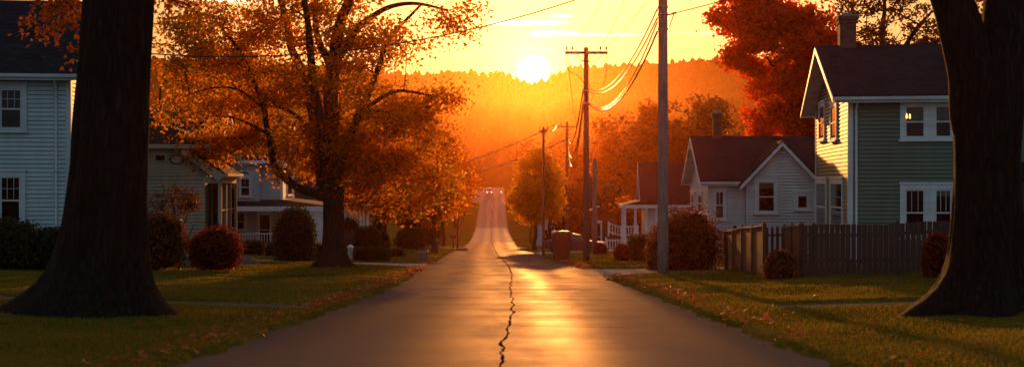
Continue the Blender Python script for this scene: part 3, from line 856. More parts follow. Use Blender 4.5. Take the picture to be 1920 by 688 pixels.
def simple_tree(px, d, top_py, half_px, trunk_r, label, lm, seed, n=110, leaf=.3, per=45, crown_bot=.35, group=None, name='broadleaf_tree', bm=bark_mid, squash=.75, gap=.35, dz=None, shape='oval', extra=None, twig=.014):
    g = G(px, d) if dz is None else G(px, d, dz)
    H = P(px, top_py, d).z - g.z; rx = half_px*d/F
    r = random.Random(seed)
    limbs = [[(0, 0, -.2, trunk_r*1.5), (0, 0, .3, trunk_r*1.1), (r.uniform(-.1, .1), 0, H*crown_bot, trunk_r*.9), (r.uniform(-.2, .2), 0, H*.62, trunk_r*.55), (0, 0, H*.86, trunk_r*.22)]]
    for k in range(5):
        a = 2*math.pi*(k/5) + r.uniform(-.4, .4); z0 = H*(crown_bot + .06*k)
        limbs.append([(0, 0, z0, trunk_r*.5), (rx*.3*math.cos(a), rx*.3*math.sin(a), z0+H*.12, trunk_r*.34), (rx*.65*math.cos(a), rx*.65*math.sin(a), z0+H*.22, trunk_r*.16)])
    zc = H*(crown_bot+1)/2; hz_ = H*(1-crown_bot)/2*1.02
    if shape == 'oval': crown = [(0, 0, zc, rx*.92, rx*.9, hz_, 4), (rx*.25, 0, zc-hz_*.35, rx*.75, rx*.75, hz_*.55, 1), (-rx*.28, 0, zc-hz_*.25, rx*.72, rx*.7, hz_*.5, 1)]
    else:
        crown = [(0, 0, zc-hz_*.3, rx*.8, rx*.8, hz_*.6, 2)]
        for k in range(7):
            a = r.uniform(0, 6.28); q = r.uniform(.3, .7)
            crown.append((rx*q*math.cos(a), rx*q*math.sin(a), zc + hz_*r.uniform(-.55, .6), rx*r.uniform(.3, .5), rx*.4, hz_*r.uniform(.22, .42), .9))
    return grow_tree(name, label, 'tree', g, limbs, crown, n, leaf, per, leaf*1.35, lm, bm, seed, group, gap=gap, twig_r=twig, squash=squash, step=1.0)

# street trees
simple_tree(768, 105, 283, 92, .34, 'orange maple with a stout flared trunk, on the left verge beyond the spreading maple', lm_orange, 41, 220, .20, 75, .22)
simple_tree(814, 86, 232, 55, .17, 'slim orange street tree beside the thin dark post on the left verge', lm_orange, 42, 170, .18, 65, .24)
simple_tree(832, 135, 238, 40, .2, 'yellow-green street tree rising behind the slim orange one on the left', lm_yellow, 43, 110, .28, 45, .2)
simple_tree(1003, 100, 281, 47, .17, 'round yellow street tree standing alone right of the road', lm_yellow, 44, 260, .17, 70, .26, gap=0)
simple_tree(1031, 110, 292, 30, .19, 'smaller yellow street tree half hidden behind the round one right of the road', lm_yellow, 45, 130, .18, 60, .28, gap=0)
simple_tree(994, 150, 330, 24, .14, 'far small street tree left of the round yellow tree, right verge', lm_orange, 46, 50, .3, 30, .3)
# tall trees behind the right-hand houses
simple_tree(1496, 76, -40, 138, .42, 'tall red maple glowing behind the white cottage', lm_red, 51, 560, .22, 85, .30, shape='lumpy', gap=.42)
simple_tree(1660, 80, -90, 150, .45, 'half bare brown tree spreading behind the green house roof', lm_brown, 52, 560, .17, 32, .32, gap=.5, twig=.02)
simple_tree(1905, 72, -60, 100, .35, 'brown-leaved tree at the right edge, behind the forked trunk', lm_brown, 53, 160, .24, 30, .3)
for i, (px, d, tp, hp, lm, lab, cb) in enumerate([
    (1205, 165, 166, 62, lm_brown, 'tall hazy brown tree between the crossarm pole and the nearest pole', .2),
    (1290, 150, 162, 48, lm_brown, 'hazy brown tree just right of the nearest pole', .2),
    (1352, 140, 176, 50, lm_olive, 'hazy olive-green tree left of the tall red maple', .2),
    (1410, 110, 205, 45, lm_olive, 'dark green tree under the left edge of the red maple', .15),
    (1150, 190, 250, 40, lm_orange, 'lower hazy orange tree right of the crossarm pole', .15),
    (1112, 150, 318, 52, lm_brown, 'broad dark tree crown behind the weathered pole stub', .05),
    (1160, 215, 215, 62, lm_brown, 'broad hazy brown tree mass behind the tall pole, left of the nearest pole', .12),
    (1248, 185, 178, 60, lm_olive, 'hazy olive tree directly behind the nearest pole', .12),
    (1325, 170, 160, 55, lm_brown, 'far hazy brown tree between the two nearer olive ones', .12),
    (1100, 240, 278, 60, lm_orange, 'low far hazy tree between the mid-distance pole and the tall pole', .1),
    (1138, 125, 345, 34, lm_green, 'dark evergreen behind the small dark barn', .03),
    (1180, 112, 372, 30, lm_orange, 'small bright orange tree beside the white cottage porch', .1),
    (1072, 125, 350, 26, lm_brown, 'dark low tree behind the red-brown wheeled bin', .05),
    (853, 230, 268, 26, lm_orange, 'hazy tree beyond the yellow-green street tree, left of the road', .15),
    (300, 95, 118, 80, lm_orange, 'orange-brown tree behind the porch house, left of the spreading maple', .2),
    (410, 110, 150, 70, lm_olive, 'olive tree rising behind the slate roof on the left', .2),
    (720, 130, 262, 60, lm_brown, 'brown tree behind the far porch house on the left', .2)]):
    simple_tree(px, d, tp, hp, .3, lab, lm, 60+i, 130 if d > 120 else 110, .28*d/110, 42, cb, shape='lumpy' if i in (0, 1, 2, 5) else 'oval')
# ------------------------------------------------------------------ far woods (one mass)
def far_woods():
    r = np.random.default_rng(5)
    C = []; S = []
    # wooded slope and its skyline
    for k in range(5200):
        y = 400 + (HD-400)*r.random()**.8; x = r.uniform(-1, 1)*(y*.55+40)
        C.append((x, y, float(hz_h(x, y)))); S.append(r.uniform(5, 11) if y < 900 else r.uniform(7, 15))
    for k in range(2600):
        y = HD + r.uniform(-60, 30); x = r.uniform(-1, 1)*y*.5
        C.append((x, y, float(hz_h(x, y)))); S.append((2+2.6*r.random()**2+7*max(0, mnoise.noise(Vector((x*.012, 3, 0))))+5*max(0, mnoise.noise(Vector((x*.05, 8, 0)))))*(.35 if abs(x/y-.018) < .02 else 1))
    C = np.array(C); S = np.array(S)
    V = []; Fc = []; b = 0
    n = 6
    for c, s in zip(C, S):
        rr = s*r.uniform(.32, .5); pointy = r.random() < .45
        prof = [(1.0, .08), (.75, .5), (.3, .85), (.0, 1.05)] if pointy else [(.75, .1), (1.05, .45), (.7, .85), (.0, 1.0)]
        ph = r.uniform(0, 6)
        for q, z in prof:
            for j in range(n):
                a = 2*math.pi*j/n + ph; k = rr*q*r.uniform(.7, 1.25)
                V.append((c[0]+k*math.cos(a), c[1]+k*math.sin(a), c[2]-1+z*s*r.uniform(.93, 1.07)))
        for i in range(3):
            for j in range(n): Fc.append((b+i*n+j, b+i*n+(j+1) % n, b+(i+1)*n+(j+1) % n, b+(i+1)*n+j))
        b += 4*n
    return V, Fc
m_woods = noisy('woods', (.025, .022, .008), (.09, .05, .014), scale=.05, rough=1, spec=0, detail=2)
v, f = far_woods()
tag(np_mesh('hillside_woods', v, f, m_woods), 'wooded hillside fading into golden haze below the sun', 'woods', kind='stuff')

# the belt of trees where the road ends
def tree_belt():
    r = np.random.default_rng(15); V = []; Fc = []; b = 0
    for k in range(130):
        y = r.uniform(385, 640); x = r.uniform(-1, 1)*(y*.5+20)
        if abs(x - xc(min(y, 400))) < 9 and y < 398: continue
        h = r.uniform(8, 17); g0 = float(zg(x, y)) if y < 400 else float(hz_h(x, y))
        m = 220; d = rand_unit(m, r)*(r.random((m, 1))**.4)
        c = np.array([x, y, g0 + h*.55]) + d*np.array([h*.38, h*.38, h*.48])
        vv, ff = leaf_cards(c, 1.5, r); V.append(vv); Fc.append(ff + b); b += len(vv)
    return np.concatenate(V), np.concatenate(Fc)
v, f = tree_belt()
lm_belt = leaf_mat('leaves_far', [(.05, .025, .006), (.12, .05, .008), (.18, .08, .012)], .4, .05)
tag(np_mesh('roadside_woods', v, f, lm_belt), 'dark belt of hazy orange trees where the road ends', 'woods', kind='stuff')

# ------------------------------------------------------------------ grass blades over the lawns
def grass():
    r = np.random.default_rng(9)
    xs = []; ys = []
    for (y0, y1, n) in ((7.5, 14, 60000), (14, 26, 90000), (26, 45, 80000), (45, 75, 50000), (75, 150, 30000), (150, 300, 22000)):
        y = np.sqrt(r.uniform(y0*y0, y1*y1, n)); x = r.uniform(-.50, .50, n)*y
        xs.append(x); ys.append(y)
    x = np.concatenate(xs); y = np.concatenate(ys)
    s = sdf(x, y); k = s > .16; x = x[k]; y = y[k]; s = s[k]
    z = zg(x, y)
    n = len(x)
    h = r.uniform(.022, .05, n)*(1+.4*np.sin(x*1.7)*np.sin(y*1.3))*np.clip(y/40, 1, 1.7)
    wd = .006*np.clip(y/9, 1, 14)
    a = r.uniform(0, 2*math.pi, n); lean = r.uniform(.2, .9, n)*h; la = r.uniform(0, 2*math.pi, n)
    base = np.stack([x, y, z-.01], 1)
    dx = np.stack([np.cos(a), np.sin(a), np.zeros(n)], 1)*wd[:, None]
    tip = base + np.stack([np.cos(la)*lean, np.sin(la)*lean, h], 1)
    v = np.stack([base-dx, base+dx, tip], 1).reshape(-1, 3)
    return v, np.arange(3*n).reshape(n, 3)
lm_grass = leaf_mat('grass_blades', [(.06, .075, .010), (.115, .118, .014), (.19, .15, .022), (.26, .16, .03)], .5, .5, tcol=1.5, spec=.08)
v, f = grass()
tag(np_mesh('grass', v, f, lm_grass), 'short autumn grass on the verges and front lawns', 'grass', kind='stuff')

# ------------------------------------------------------------------ fallen leaves
lm_fall = leaf_mat('fallen_leaves', [(.14, .028, .010), (.32, .07, .018), (.46, .13, .03), (.5, .26, .11)], .35, 3.0, tcol=1.3)
def litter():
    r = np.random.default_rng(19); X = []; Yy = []
    n = 3400
    y = np.sqrt(r.uniform(8**2, 62**2, n)); side = np.where(r.random(n) < .55, -1, 1)
    u = side*(HW + .28 + r.normal(size=n)*.13 + np.abs(r.normal(size=n))*.18)
    x = xc(y) + u
    keep = (sdf(x, y) > -.35) & (np.sin(y*1.9+side)+np.sin(y*.7+side*2) > -1.1 + .6*r.random(n))
    x, y = x[keep], y[keep]
    n2 = 120; y2 = np.sqrt(r.uniform(8**2, 45**2, n2)); x2 = r.uniform(-.46, .46, n2)*y2; k2 = sdf(x2, y2) > .2
    x = np.concatenate([x, x2[k2]]); y = np.concatenate([y, y2[k2]])
    s = sdf(x, y); z = np.where(s > .1, zg(x, y), np.maximum(zg(x, y), zpave(x, y))) + .03
    c = np.stack([x, y, z + r.uniform(0, .03, len(x))], 1)
    a = rand_unit(len(c), r); a[:, 2] *= .35; a /= np.linalg.norm(a, axis=1, keepdims=True)
    nrm = rand_unit(len(c), r)*.5; nrm[:, 2] += 1
    b_ = np.cross(nrm, a); b_ /= np.linalg.norm(b_, axis=1, keepdims=True); nn = np.cross(a, b_)
    sz = r.uniform(.05, .115, len(c))[:, None]; V = []
    for ang, ln in ((0, 1.0), (1.0, .8), (-1.0, .8)):
        d = a*math.cos(ang)+b_*math.sin(ang); e = -a*math.sin(ang)+b_*math.cos(ang)
        V += [c-a*sz*.2, c+d*sz*.35*ln+e*sz*.22*ln+nn*sz*.1, c+d*sz*.8*ln+nn*sz*.28, c+d*sz*.35*ln-e*sz*.22*ln+nn*sz*.1]
    v = np.stack(V, 1).reshape(-1, 3)
    return v, np.arange(len(v)).reshape(-1, 4)
v, f = litter()
tag(np_mesh('leaf_litter', v, f, lm_fall), 'drift of red and brown fallen leaves along both road edges', 'leaves', kind='stuff')

def leaf_mesh(seed):
    r = random.Random(seed); mb = MB(); s = 1.0
    lobes = []
    for k in range(5):
        a = (-2+k)*.72 + r.uniform(-.08, .08); ln = (1.0, .85, .6)[abs(k-2)]
        curl = r.uniform(.1, .5)
        c0 = Vector((0, 0, 0)); d = Vector((math.sin(a), math.cos(a), 0)); e = Vector((d.y, -d.x, 0))
        b0 = len(mb.v)
        mb.v += [tuple(c0), tuple(d*.45*ln + e*.2*ln + Vector((0, 0, .06))), tuple(d*ln + Vector((0, 0, curl*.7))), tuple(d*.45*ln - e*.2*ln + Vector((0, 0, .06)))]
        mb.f.append((b0, b0+1, b0+2, b0+3))
    mb.f.append((len(mb.v), len(mb.v)+1, len(mb.v)+2, len(mb.v)+3)); mb.v += [(-.02, 0, 0), (.02, 0, 0), (.02, -.6, .12), (-.02, -.6, .12)]
    me = bpy.data.meshes.new('leaf'); me.from_pydata(mb.v, [], mb.f); me.update(); me.materials.append(lm_fall); return me
leafs = [leaf_mesh(k) for k in range(4)]
big = [(231,628),(265,612),(311,640),(196,627),(527,576),(439,592),(318,641),(355,662),(392,655),(352,520),(560,568),(285,665),(470,610),(150,640),(345,650),(75,665),
       (1072,583),(1358,620),(1430,656),(1485,662),(1570,600),(1500,575),(1470,561),(1447,578),(1630,632),(1725,650),(1730,672),(1765,683),(1525,655),(1395,615),(1345,600),(1280,585),(1660,560),(1480,590),(1780,620),(1800,615)]
for i, (px, py) in enumerate(big):
    q = hit(px, py)
    o = bpy.data.objects.new('fallen_leaf', leafs[i % 4]); COL.objects.link(o)
    on_road = float(sdf(q.x, q.y)) < .1
    o.location = (q.x, q.y, (float(zpave(q.x, q.y)) + .012) if on_road else q.z + .045)
    o.rotation_euler = (random.uniform(-.35, .35), random.uniform(-.35, .35), random.uniform(0, 6.28)); s = random.uniform(.07, .12); o.scale = (s, s, s)
    tag(o, 'curled reddish leaf lying on the bare asphalt' if on_road else ('curled reddish leaf lying on the left lawn' if q.x < 0 else 'curled reddish leaf lying on the right lawn'), 'leaf',
        'single fallen leaves on the road' if on_road else ('single fallen leaves on the left lawn' if q.x < 0 else 'single fallen leaves on the right lawn'))
# ------------------------------------------------------------------ houses
m_white = paint('white_siding', (.66, .70, .72)); m_white2 = paint('cream_siding', (.50, .42, .30)); m_sage = paint('sage_siding', (.145, .20, .15))
m_trim = paint('white_trim', (.74, .76, .77), .38); m_trim2 = paint('cream_trim', (.58, .50, .38), .4)
m_trimA = paint('grey_white_trim', (.50, .57, .60), .4)
m_bluewall = paint('pale_blue_siding', (.46, .56, .58))
m_shing = shingle_mat('slate_shingle', (.010, .018, .027), (.019, .030, .042)); m_shing_br = shingle_mat('brown_shingle', (.013, .018, .026), (.025, .030, .040))
m_glass = glass_mat('window_glass'); m_glass_b = glass_mat('dim_room_glass', (.05, .05, .045), .12)
m_blind = noisy('drawn_blind', (.05, .046, .04), (.085, .08, .068), scale=2, rough=.3, stretch=(1, 1, 14))
m_found = noisy('foundation', (.16, .15, .14), (.28, .26, .24), scale=4, rough=.9, bump=.3)
m_black = noisy('black_paint', (.012, .012, .012), (.03, .028, .026), scale=5, rough=.5)
m_brownwood = noisy('brown_wood', (.05, .032, .022), (.10, .062, .042), scale=5, rough=.8, stretch=(2, 2, .3), bump=.3)
m_deck = noisy('grey_deck', (.14, .125, .11), (.24, .22, .2), scale=5, rough=.8)

def brick_mat(name, c1, c2, mortar):
    m, t, b, out = new_mat(name)
    tc = t.new('ShaderNodeTexCoord'); br = t.new('ShaderNodeTexBrick', i_Scale=1.0)
    br.inputs['Color1'].default_value = (*c1, 1); br.inputs['Color2'].default_value = (*c2, 1); br.inputs['Mortar'].default_value = (*mortar, 1)
    br.inputs['Brick Width'].default_value = .22; br.inputs['Row Height'].default_value = .075; br.inputs['Mortar Size'].default_value = .01
    t.link(tc.outputs['UV'], br.inputs['Vector']); nz = t.new('ShaderNodeTexNoise', i_Scale=3, i_Detail=5); t.link(tc.outputs['Object'], nz.inputs['Vector'])
    r = t.ramp(nz.outputs[0], [(.3, (.55, .55, .55)), (.7, (1.1, 1.1, 1.1))])
    mx = t.new('ShaderNodeMix', data_type='RGBA', blend_type='MULTIPLY'); mx.inputs[0].default_value = 1
    t.link(br.outputs[0], mx.inputs[6]); t.link(r.outputs[0], mx.inputs[7]); t.link(mx.outputs[2], b.inputs['Base Color'])
    b.inputs['Roughness'].default_value = .9
    bp = t.new('ShaderNodeBump', i_Strength=.5, i_Distance=.02); bp.invert = True; t.link(br.outputs['Fac'], bp.inputs['Height']); t.link(bp.outputs[0], b.inputs['Normal'])
    return m
m_brick = brick_mat('chimney_brick', (.17, .05, .03), (.26, .08, .05), (.10, .075, .065))

class Face:
    """a wall plane: origin o, direction x along it, outward normal n (house-local)"""
    def __init__(s, o, x, n): s.o = Vector(o); s.x = Vector(x); s.n = Vector(n)
    def p(s, a, z, q): return s.o + s.x*a + Vector((0, 0, z)) + s.n*q
    def box(s, mb, a0, a1, z0, z1, q0, q1):
        vs = [s.p(a, z, q) for z in (z0, z1) for q in (q0, q1) for a in (a0, a1)]
        mb.add(vs, [(0,2,3,1),(4,5,7,6),(0,1,5,4),(2,6,7,3),(0,4,6,2),(1,3,7,5)])

def siding(mb, face, a0, a1, z0, z1, course=.135, gable=None):
    """lapped boards; gable=(a_apex, z_apex) clips the boards to a triangle on top of z1"""
    def row(zb, zt, xa, xb, xc_, xd):
        zm = zt - .026
        p = [face.p(xa, zb, .034), face.p(xb, zb, .034), face.p(xd, zm, .010), face.p(xc_, zm, .010), face.p(xa, zb, -.03), face.p(xb, zb, -.03), face.p(xd, zm, -.03), face.p(xc_, zm, -.03), face.p(xd, zt, -.03), face.p(xc_, zt, -.03)]
        mb.add(p, [(0,1,2,3), (4,5,1,0), (3,2,6,7), (7,6,8,9)])
    z = z0
    while z < z1 - .02:
        zt = min(z+course, z1); row(z, zt, a0, a1, a0, a1); z = zt
    if gable:
        aa, zz = gable
        ed = lambda q: (a0 + (aa-a0)*(q-z1)/(zz-z1), a1 + (aa-a1)*(q-z1)/(zz-z1))
        while z < zz - .02:
            zt = min(z+course, zz); l0, r0 = ed(z); l1, r1 = ed(zt); row(z, zt, l0, r0, l1, r1); z = zt

def window(parent, face, a0, a1, z0, z1, glass=None, trim=None, gt=None, gb=None, case=.11, mid=.5, sill=True, head=.03, blind=0,  q=0.016):
    """double-hung window whose casing covers a0..a1, z0..z1: window > pane, sash"""
    glass = glass or m_glass; trim = trim or m_trim
    c = case; mb = MB()
    face.box(mb, a0, a0+c, z0, z1, q, q+.065); face.box(mb, a1-c, a1, z0, z1, q, q+.065)
    face.box(mb, a0-.03, a1+.03, z1, z1+head+.05, q, q+.085)
    face.box(mb, a0+c, a1-c, z1-c, z1, q, q+.062)
    if sill: face.box(mb, a0-.05, a1+.05, z0-.06, z0, q, q+.11)
    face.box(mb, a0+c, a1-c, z0, z0+c*.5, q, q+.055)
    w_ = mb.build('window', trim, parent, bevel=.006)
    A0, A1, Z0, Z1 = a0+c, a1-c, z0+c*.5, z1-c
    mb = MB(); face.box(mb, A0, A1, Z0, Z1, q+.006, q+.026); mb.build('pane', glass, w_)
    mb = MB(); s = .036; zm = Z0+(Z1-Z0)*mid
    for (u0, u1) in ((Z0, zm), (zm, Z1)):
        face.box(mb, A0, A0+s, u0, u1, q+.026, q+.046); face.box(mb, A1-s, A1, u0, u1, q+.026, q+.046)
    for zz in (Z0, zm-.03, Z1-s): face.box(mb, A0+s, A1-s, zz, zz+s+(.015 if zz == zm-.03 else 0), q+.026, q+.05)
    for grid, u0, u1 in ((gt, zm, Z1), (gb, Z0, zm)):
        if not grid: continue
        nc_, nr_ = grid
        for k in range(1, nc_):
            a = A0+(A1-A0)*k/nc_; face.box(mb, a-.007, a+.007, u0+.05, u1-.05, q+.026, q+.040)
        for k in range(1, nr_):
            zz = u0+(u1-u0)*k/nr_; face.box(mb, A0+s, A1-s, zz-.007, zz+.007, q+.027, q+.041)
    mb.build('sash', trim, w_)
    if blind:
        mb = MB(); face.box(mb, A0+s+.004, A1-s-.004, Z1-s-(Z1-Z0)*blind, Z1-s-.004, q+.0265, q+.029); mb.build('blind', m_blind, w_)
    return w_

def gable_roof(parent, x0, x1, y0, y1, ze, zr_, oe=.35, orr=.35, th=.10, mat=None, trim=None, axis='x', fascia=True, name='roof'):
    """ridge along x (or y); eaves at wall line z=ze. Makes roof, and rake boards + fascia as trim"""
    mat = mat or m_shing; trim = trim or m_trim
    def T(u, v, z): return Vector((u, v, z)) if axis == 'x' else Vector((v, u, z))
    u0, u1, v0, v1 = (x0, x1, y0, y1) if axis == 'x' else (y0, y1, x0, x1)
    vm = (v0+v1)/2; sl_ = (zr_-ze)/(vm-v0)
    e0, e1 = v0-oe, v1+oe; zed = ze - oe*sl_
    mb = MB()
    for va in (e0, e1):
        k = 1 if va < vm else -1
        a = [T(u0-orr, va, zed), T(u1+orr, va, zed), T(u1+orr, vm, zr_), T(u0-orr, vm, zr_)]
        up = [p + Vector((0, 0, th)) for p in a]
        mb.add(a+up, [(3,2,1,0) if k > 0 else (0,1,2,3), (4,5,6,7) if k > 0 else (7,6,5,4), (0,1,5,4), (1,2,6,5), (2,3,7,6), (3,0,4,7)])
    ro = mb.build(name, mat, parent); slope_uv(ro)
    mb = MB(); bw = .20
    for u, s in ((u0-orr, -1), (u1+orr, 1)):
        for va in (e0, e1):
            pts = [T(u, va, zed-bw+.05), T(u, vm, zr_-bw+.05), T(u, vm, zr_+.03), T(u, va, zed+.03)]
            d = T(s*.035, 0, 0) - T(0, 0, 0)
            pts = [p + d*.1 for p in pts]
            mb.poly_prism(pts if (s < 0) == (va < vm) else pts[::-1], d)
        # soffit under the rake
        for va in (e0, e1):
            ui = u - s*(orr-.001)
            q = [T(u, va, zed-.02), T(u, vm, zr_-.02), T(ui, vm, zr_-.02), T(ui, va, zed-.02)]
            mb.add(q, [(0,1,2,3)])
        if not fascia: mb.build('rake_trim', trim, parent); mb = MB()
    if fascia:
        for va, s in ((e0, -1), (e1, 1)):
            a = [T(u0-orr+.01, va, zed-.14), T(u1+orr-.01, va, zed-.14), T(u1+orr-.01, va, zed+.05), T(u0-orr+.01, va, zed+.05)]
            d = T(0, s*.03, 0) - T(0, 0, 0); mb.poly_prism(a if s < 0 else a[::-1], d)
            vi = v0 if s < 0 else v1
            mb.add([T(u0-orr+.02, va, zed-.10), T(u1+orr-.02, va, zed-.10), T(u1+orr-.02, vi, zed-.10), T(u0-orr+.02, vi, zed-.10)], [(0,1,2,3)])
    if fascia: mb.build('eaves_trim', trim, parent)
    return ro, zed, e0, e1

def gutter(parent, x0, x1, y, z, mat=None):
    mb = MB(); prof = [(-.11, .0), (-.12, .10), (-.105, .10), (-.10, .015), (0, .015), (0, 0)]
    n = len(prof); vs = [Vector((x, y+a, z+b_)) for x in (x0, x1) for a, b_ in prof]
    mb.add(vs, [tuple(range(n-1, -1, -1)), tuple(range(n, 2*n))] + [(i, (i+1) % n, n+(i+1) % n, n+i) for i in range(n)])
    return mb.build('gutter', mat or m_trim, parent)
def downspout(parent, x, y, z0, z1, dy=-.06, mat=None, jog=.35):
    mb = MB(); mb.tube([(x, y-.40, z1+.03), (x, y-.36, z1-.10), (x, y+dy, z1-jog), (x, y+dy, z1-jog-.2), (x, y+dy, z0+.15), (x, y+dy-.2, z0+.03)], .042, 8)
    for z in (z0+.6, (z0+z1)/2, z1-jog-.3): mb.box(x-.06, x+.06, y+dy-.05, y-.005, z, z+.03)
    return mb.build('downspout', mat or m_trim, parent, True)

def chimney(parent, x, y, z0, z1, w_, cap=True, roof=None):
    mb = MB(); mb.box(x-w_/2, x+w_/2, y-w_/2, y+w_/2, z0, z1-.18); mb.box(x-w_/2-.04, x+w_/2+.04, y-w_/2-.04, y+w_/2+.04, z1-.3, z1-.2)
    mb.box(x-w_/2-.07, x+w_/2+.07, y-w_/2-.07, y+w_/2+.07, z1-.18, z1-.06)
    c = mb.build('chimney', m_brick, parent); slope_uv(c)
    mb = MB(); mb.box(x-w_/2-.05, x+w_/2+.05, y-w_/2-.05, y+w_/2+.05, z1-.06, z1); mb.tbox(x, y, z1, z1+.1, w_*.6, w_*.6, w_*.45, w_*.45); mb.build('chimney_cap', m_found, c)
    return c

class House:
    def __init__(s, name, label, px, d, rz, zbase_=None, cat='house'):
        g = G(px, d)
        if zbase_ is not None: g.z = zbase_
        s.o = empty(name, g, rz, label, cat); s.g = g; s.rz = rz
        s.M = Matrix.Translation(g) @ Matrix.Rotation(rz, 4, 'Z'); s.Mi = s.M.inverted()
    def ray(s, px, py):
        a = s.Mi @ Vector((0, 0, CZ)); b_ = s.Mi @ P(px, py, 10); return a, b_-a
    def front(s, px, py, yc=0.0):
        a, d = s.ray(px, py); k = (yc-a.y)/d.y; q = a+d*k; return q.x, q.z
    def side(s, px, py, xcst=0.0):
        a, d = s.ray(px, py); k = (xcst-a.x)/d.x; q = a+d*k; return q.y, q.z
    def frect(s, x0, y0, x1, y1, yc=0.0):
        a, z1 = s.front(x0, y0, yc); b_, z0 = s.front(x1, y1, yc); return a, b_, z0, z1

def corner_boards(mb, f, a0, a1, z0, z1, w_=.12):
    f.box(mb, a0-.025, a0+w_, z0, z1, 0, .028); f.box(mb, a1-w_, a1+.025, z0, z1, 0, .042)

def shell(h, x0, x1, y0, y1, z0, ze, mat, trim, gable=None, ridge=None, corner=True, name='wall'):
    """four lapped walls; gable 'x' = gable ends on the x faces (ridge along x), 'y' the other way"""
    mb = MB(); ym = (y0+y1)/2; xm = (x0+x1)/2
    fr = Face((x0, y0, 0), (1, 0, 0), (0, -1, 0)); bk = Face((x1, y1, 0), (-1, 0, 0), (0, 1, 0))
    lf = Face((x0, y1, 0), (0, -1, 0), (-1, 0, 0)); rt = Face((x1, y0, 0), (0, 1, 0), (1, 0, 0))
    W, Dp = x1-x0, y1-y0
    siding(mb, fr, 0, W, z0, ze, gable=(W/2, ridge) if gable == 'y' else None); siding(mb, bk, 0, W, z0, ze, gable=(W/2, ridge) if gable == 'y' else None)
    siding(mb, lf, 0, Dp, z0, ze, gable=(Dp/2, ridge) if gable == 'x' else None); siding(mb, rt, 0, Dp, z0, ze, gable=(Dp/2, ridge) if gable == 'x' else None)
    o = mb.build(name, mat, h.o)
    if corner:
        for cx_, cy_, ux, uy in ((x0, y0, 1, 1), (x1, y0, -1, 1), (x1, y1, -1, -1), (x0, y1, 1, -1)):
            mb = MB(); q = .042; a_, b_ = sorted((cx_-ux*q, cx_+ux*.12)); c_, d_ = sorted((cy_-uy*q, cy_)); mb.box(a_, b_, c_, d_, z0, ze-.02)
            a_, b_ = sorted((cx_-ux*q, cx_)); c_, d_ = sorted((cy_+uy*.001, cy_+uy*.12)); mb.box(a_, b_, c_, d_, z0, ze-.02); mb.build('corner_trim', trim, h.o)
    mb = MB(); mb.box(x0+.04, x1-.04, y0+.04, y1-.04, -1.2, z0+.02); mb.build('foundation', m_found, h.o)
    return fr, bk, lf, rt

# ---- A: white two-storey clapboard house at the left edge
h = House('clapboard_house', 'white two-storey clapboard house at the left edge, dark roof and downspout', 131, 37, R(7))
x, zE = h.front(131, 128); zR = P(0, 15, 41.5).z - h.g.z
fr, bk, lf, rt = shell(h, -9, 0, 0, 7.6, .35, zE, m_bluewall, m_trimA, 'x', zR-.1)
ro, zed, e0, e1 = gable_roof(h.o, -9, 0, 0, 7.6, zE, zR, .42, .5, trim=m_trimA)
gutter(h.o, -9.5, .5, e0-.03, zed-.05, m_trimA); sx, _ = h.front(106, 300); downspout(h.o, sx, 0, .1, zed+.02, mat=m_trimA)
A = lambda *q: tuple(v + 9 if i < 2 else v for i, v in enumerate(h.frect(*q)))
window(h.o, fr, *A(-8, 158, 51, 246), blind=0, gt=(3, 2), trim=m_trimA, case=.16)
window(h.o, fr, *A(-8, 322, 49, 424), blind=.0, gt=(3, 2), trim=m_trimA, case=.16)
for a in (2.2, 5.0):
    window(h.o, rt, a, a+1.1, 3.4, 5.0, gt=(3, 2), trim=m_trimA); window(h.o, rt, a, a+1.1, .9, 2.5, gt=(3, 2), trim=m_trimA)
window(h.o, fr, 1.8, 3.0, 3.6, 5.2, gt=(3, 2), trim=m_trimA); window(h.o, fr, 1.8, 3.0, .9, 2.5, gt=(3, 2), trim=m_trimA)

# ---- B: low cream house with an enclosed side porch
h = House('porch_house', 'low cream house with oval plaque and a screened side porch catching the sun', 413, 45.5, R(4))
zP = h.front(413, 330)[1]; xl = -4.6; xw = h.front(384, 400)[0]      # xw: where the wall stops and the porch opening begins
zE = h.front(300, 276)[1]; DP = 3.2
wl = Face((xl, 0, 0), (1, 0, 0), (0, -1, 0)); W = xw-xl
mb = MB(); siding(mb, wl, 0, W, .3, zP)
xg = h.front(347, 280)[0]                                    # top of the sloping porch roof
z = zP
while z < zE-.02:                                             # boards cut along the sloping rake
    zt = min(z+.135, zE); f0 = (z-zP)/(zE-zP); f1 = (zt-zP)/(zE-zP); e_ = lambda f: (0 - xl)*(1-f) + (xg-xl)*f
    a = [wl.p(0, z, .02), wl.p(e_(f0), z, .02), wl.p(e_(f1), zt, .004), wl.p(0, zt, .004)]; mb.add(a, [(0,1,2,3)]); z = zt
lfB = Face((xl, 6.5, 0), (0, -1, 0), (-1, 0, 0)); siding(mb, lfB, 0, 6.5, .3, zE)
rtB = Face((xw, .9, 0), (0, 1, 0), (1, 0, 0)); siding(mb, rtB, 0, 5.6, .3, zP+.3)
bkB = Face((xw, 6.5, 0), (-1, 0, 0), (0, 1, 0)); siding(mb, bkB, 0, W, .3, zE)
jam = Face((xw, 0, 0), (0, 1, 0), (1, 0, 0)); jam.box(mb, 0, .9, .3, zP, -.1, 0)
mb.build('wall', m_white2, h.o)
mb = MB(); mb.box(xl+.05, xw-.05, .05, 6.4, -1, .32); mb.build('foundation', m_found, h.o)
mb = MB(); mb.box(xw, .06, .0, DP, -1, .34); mb.box(.08, .8, .9, 1.9, -1, .18); mb.box(.8, 1.25, .95, 1.85, -1, .05); mb.build('porch_floor', m_deck, h.o)
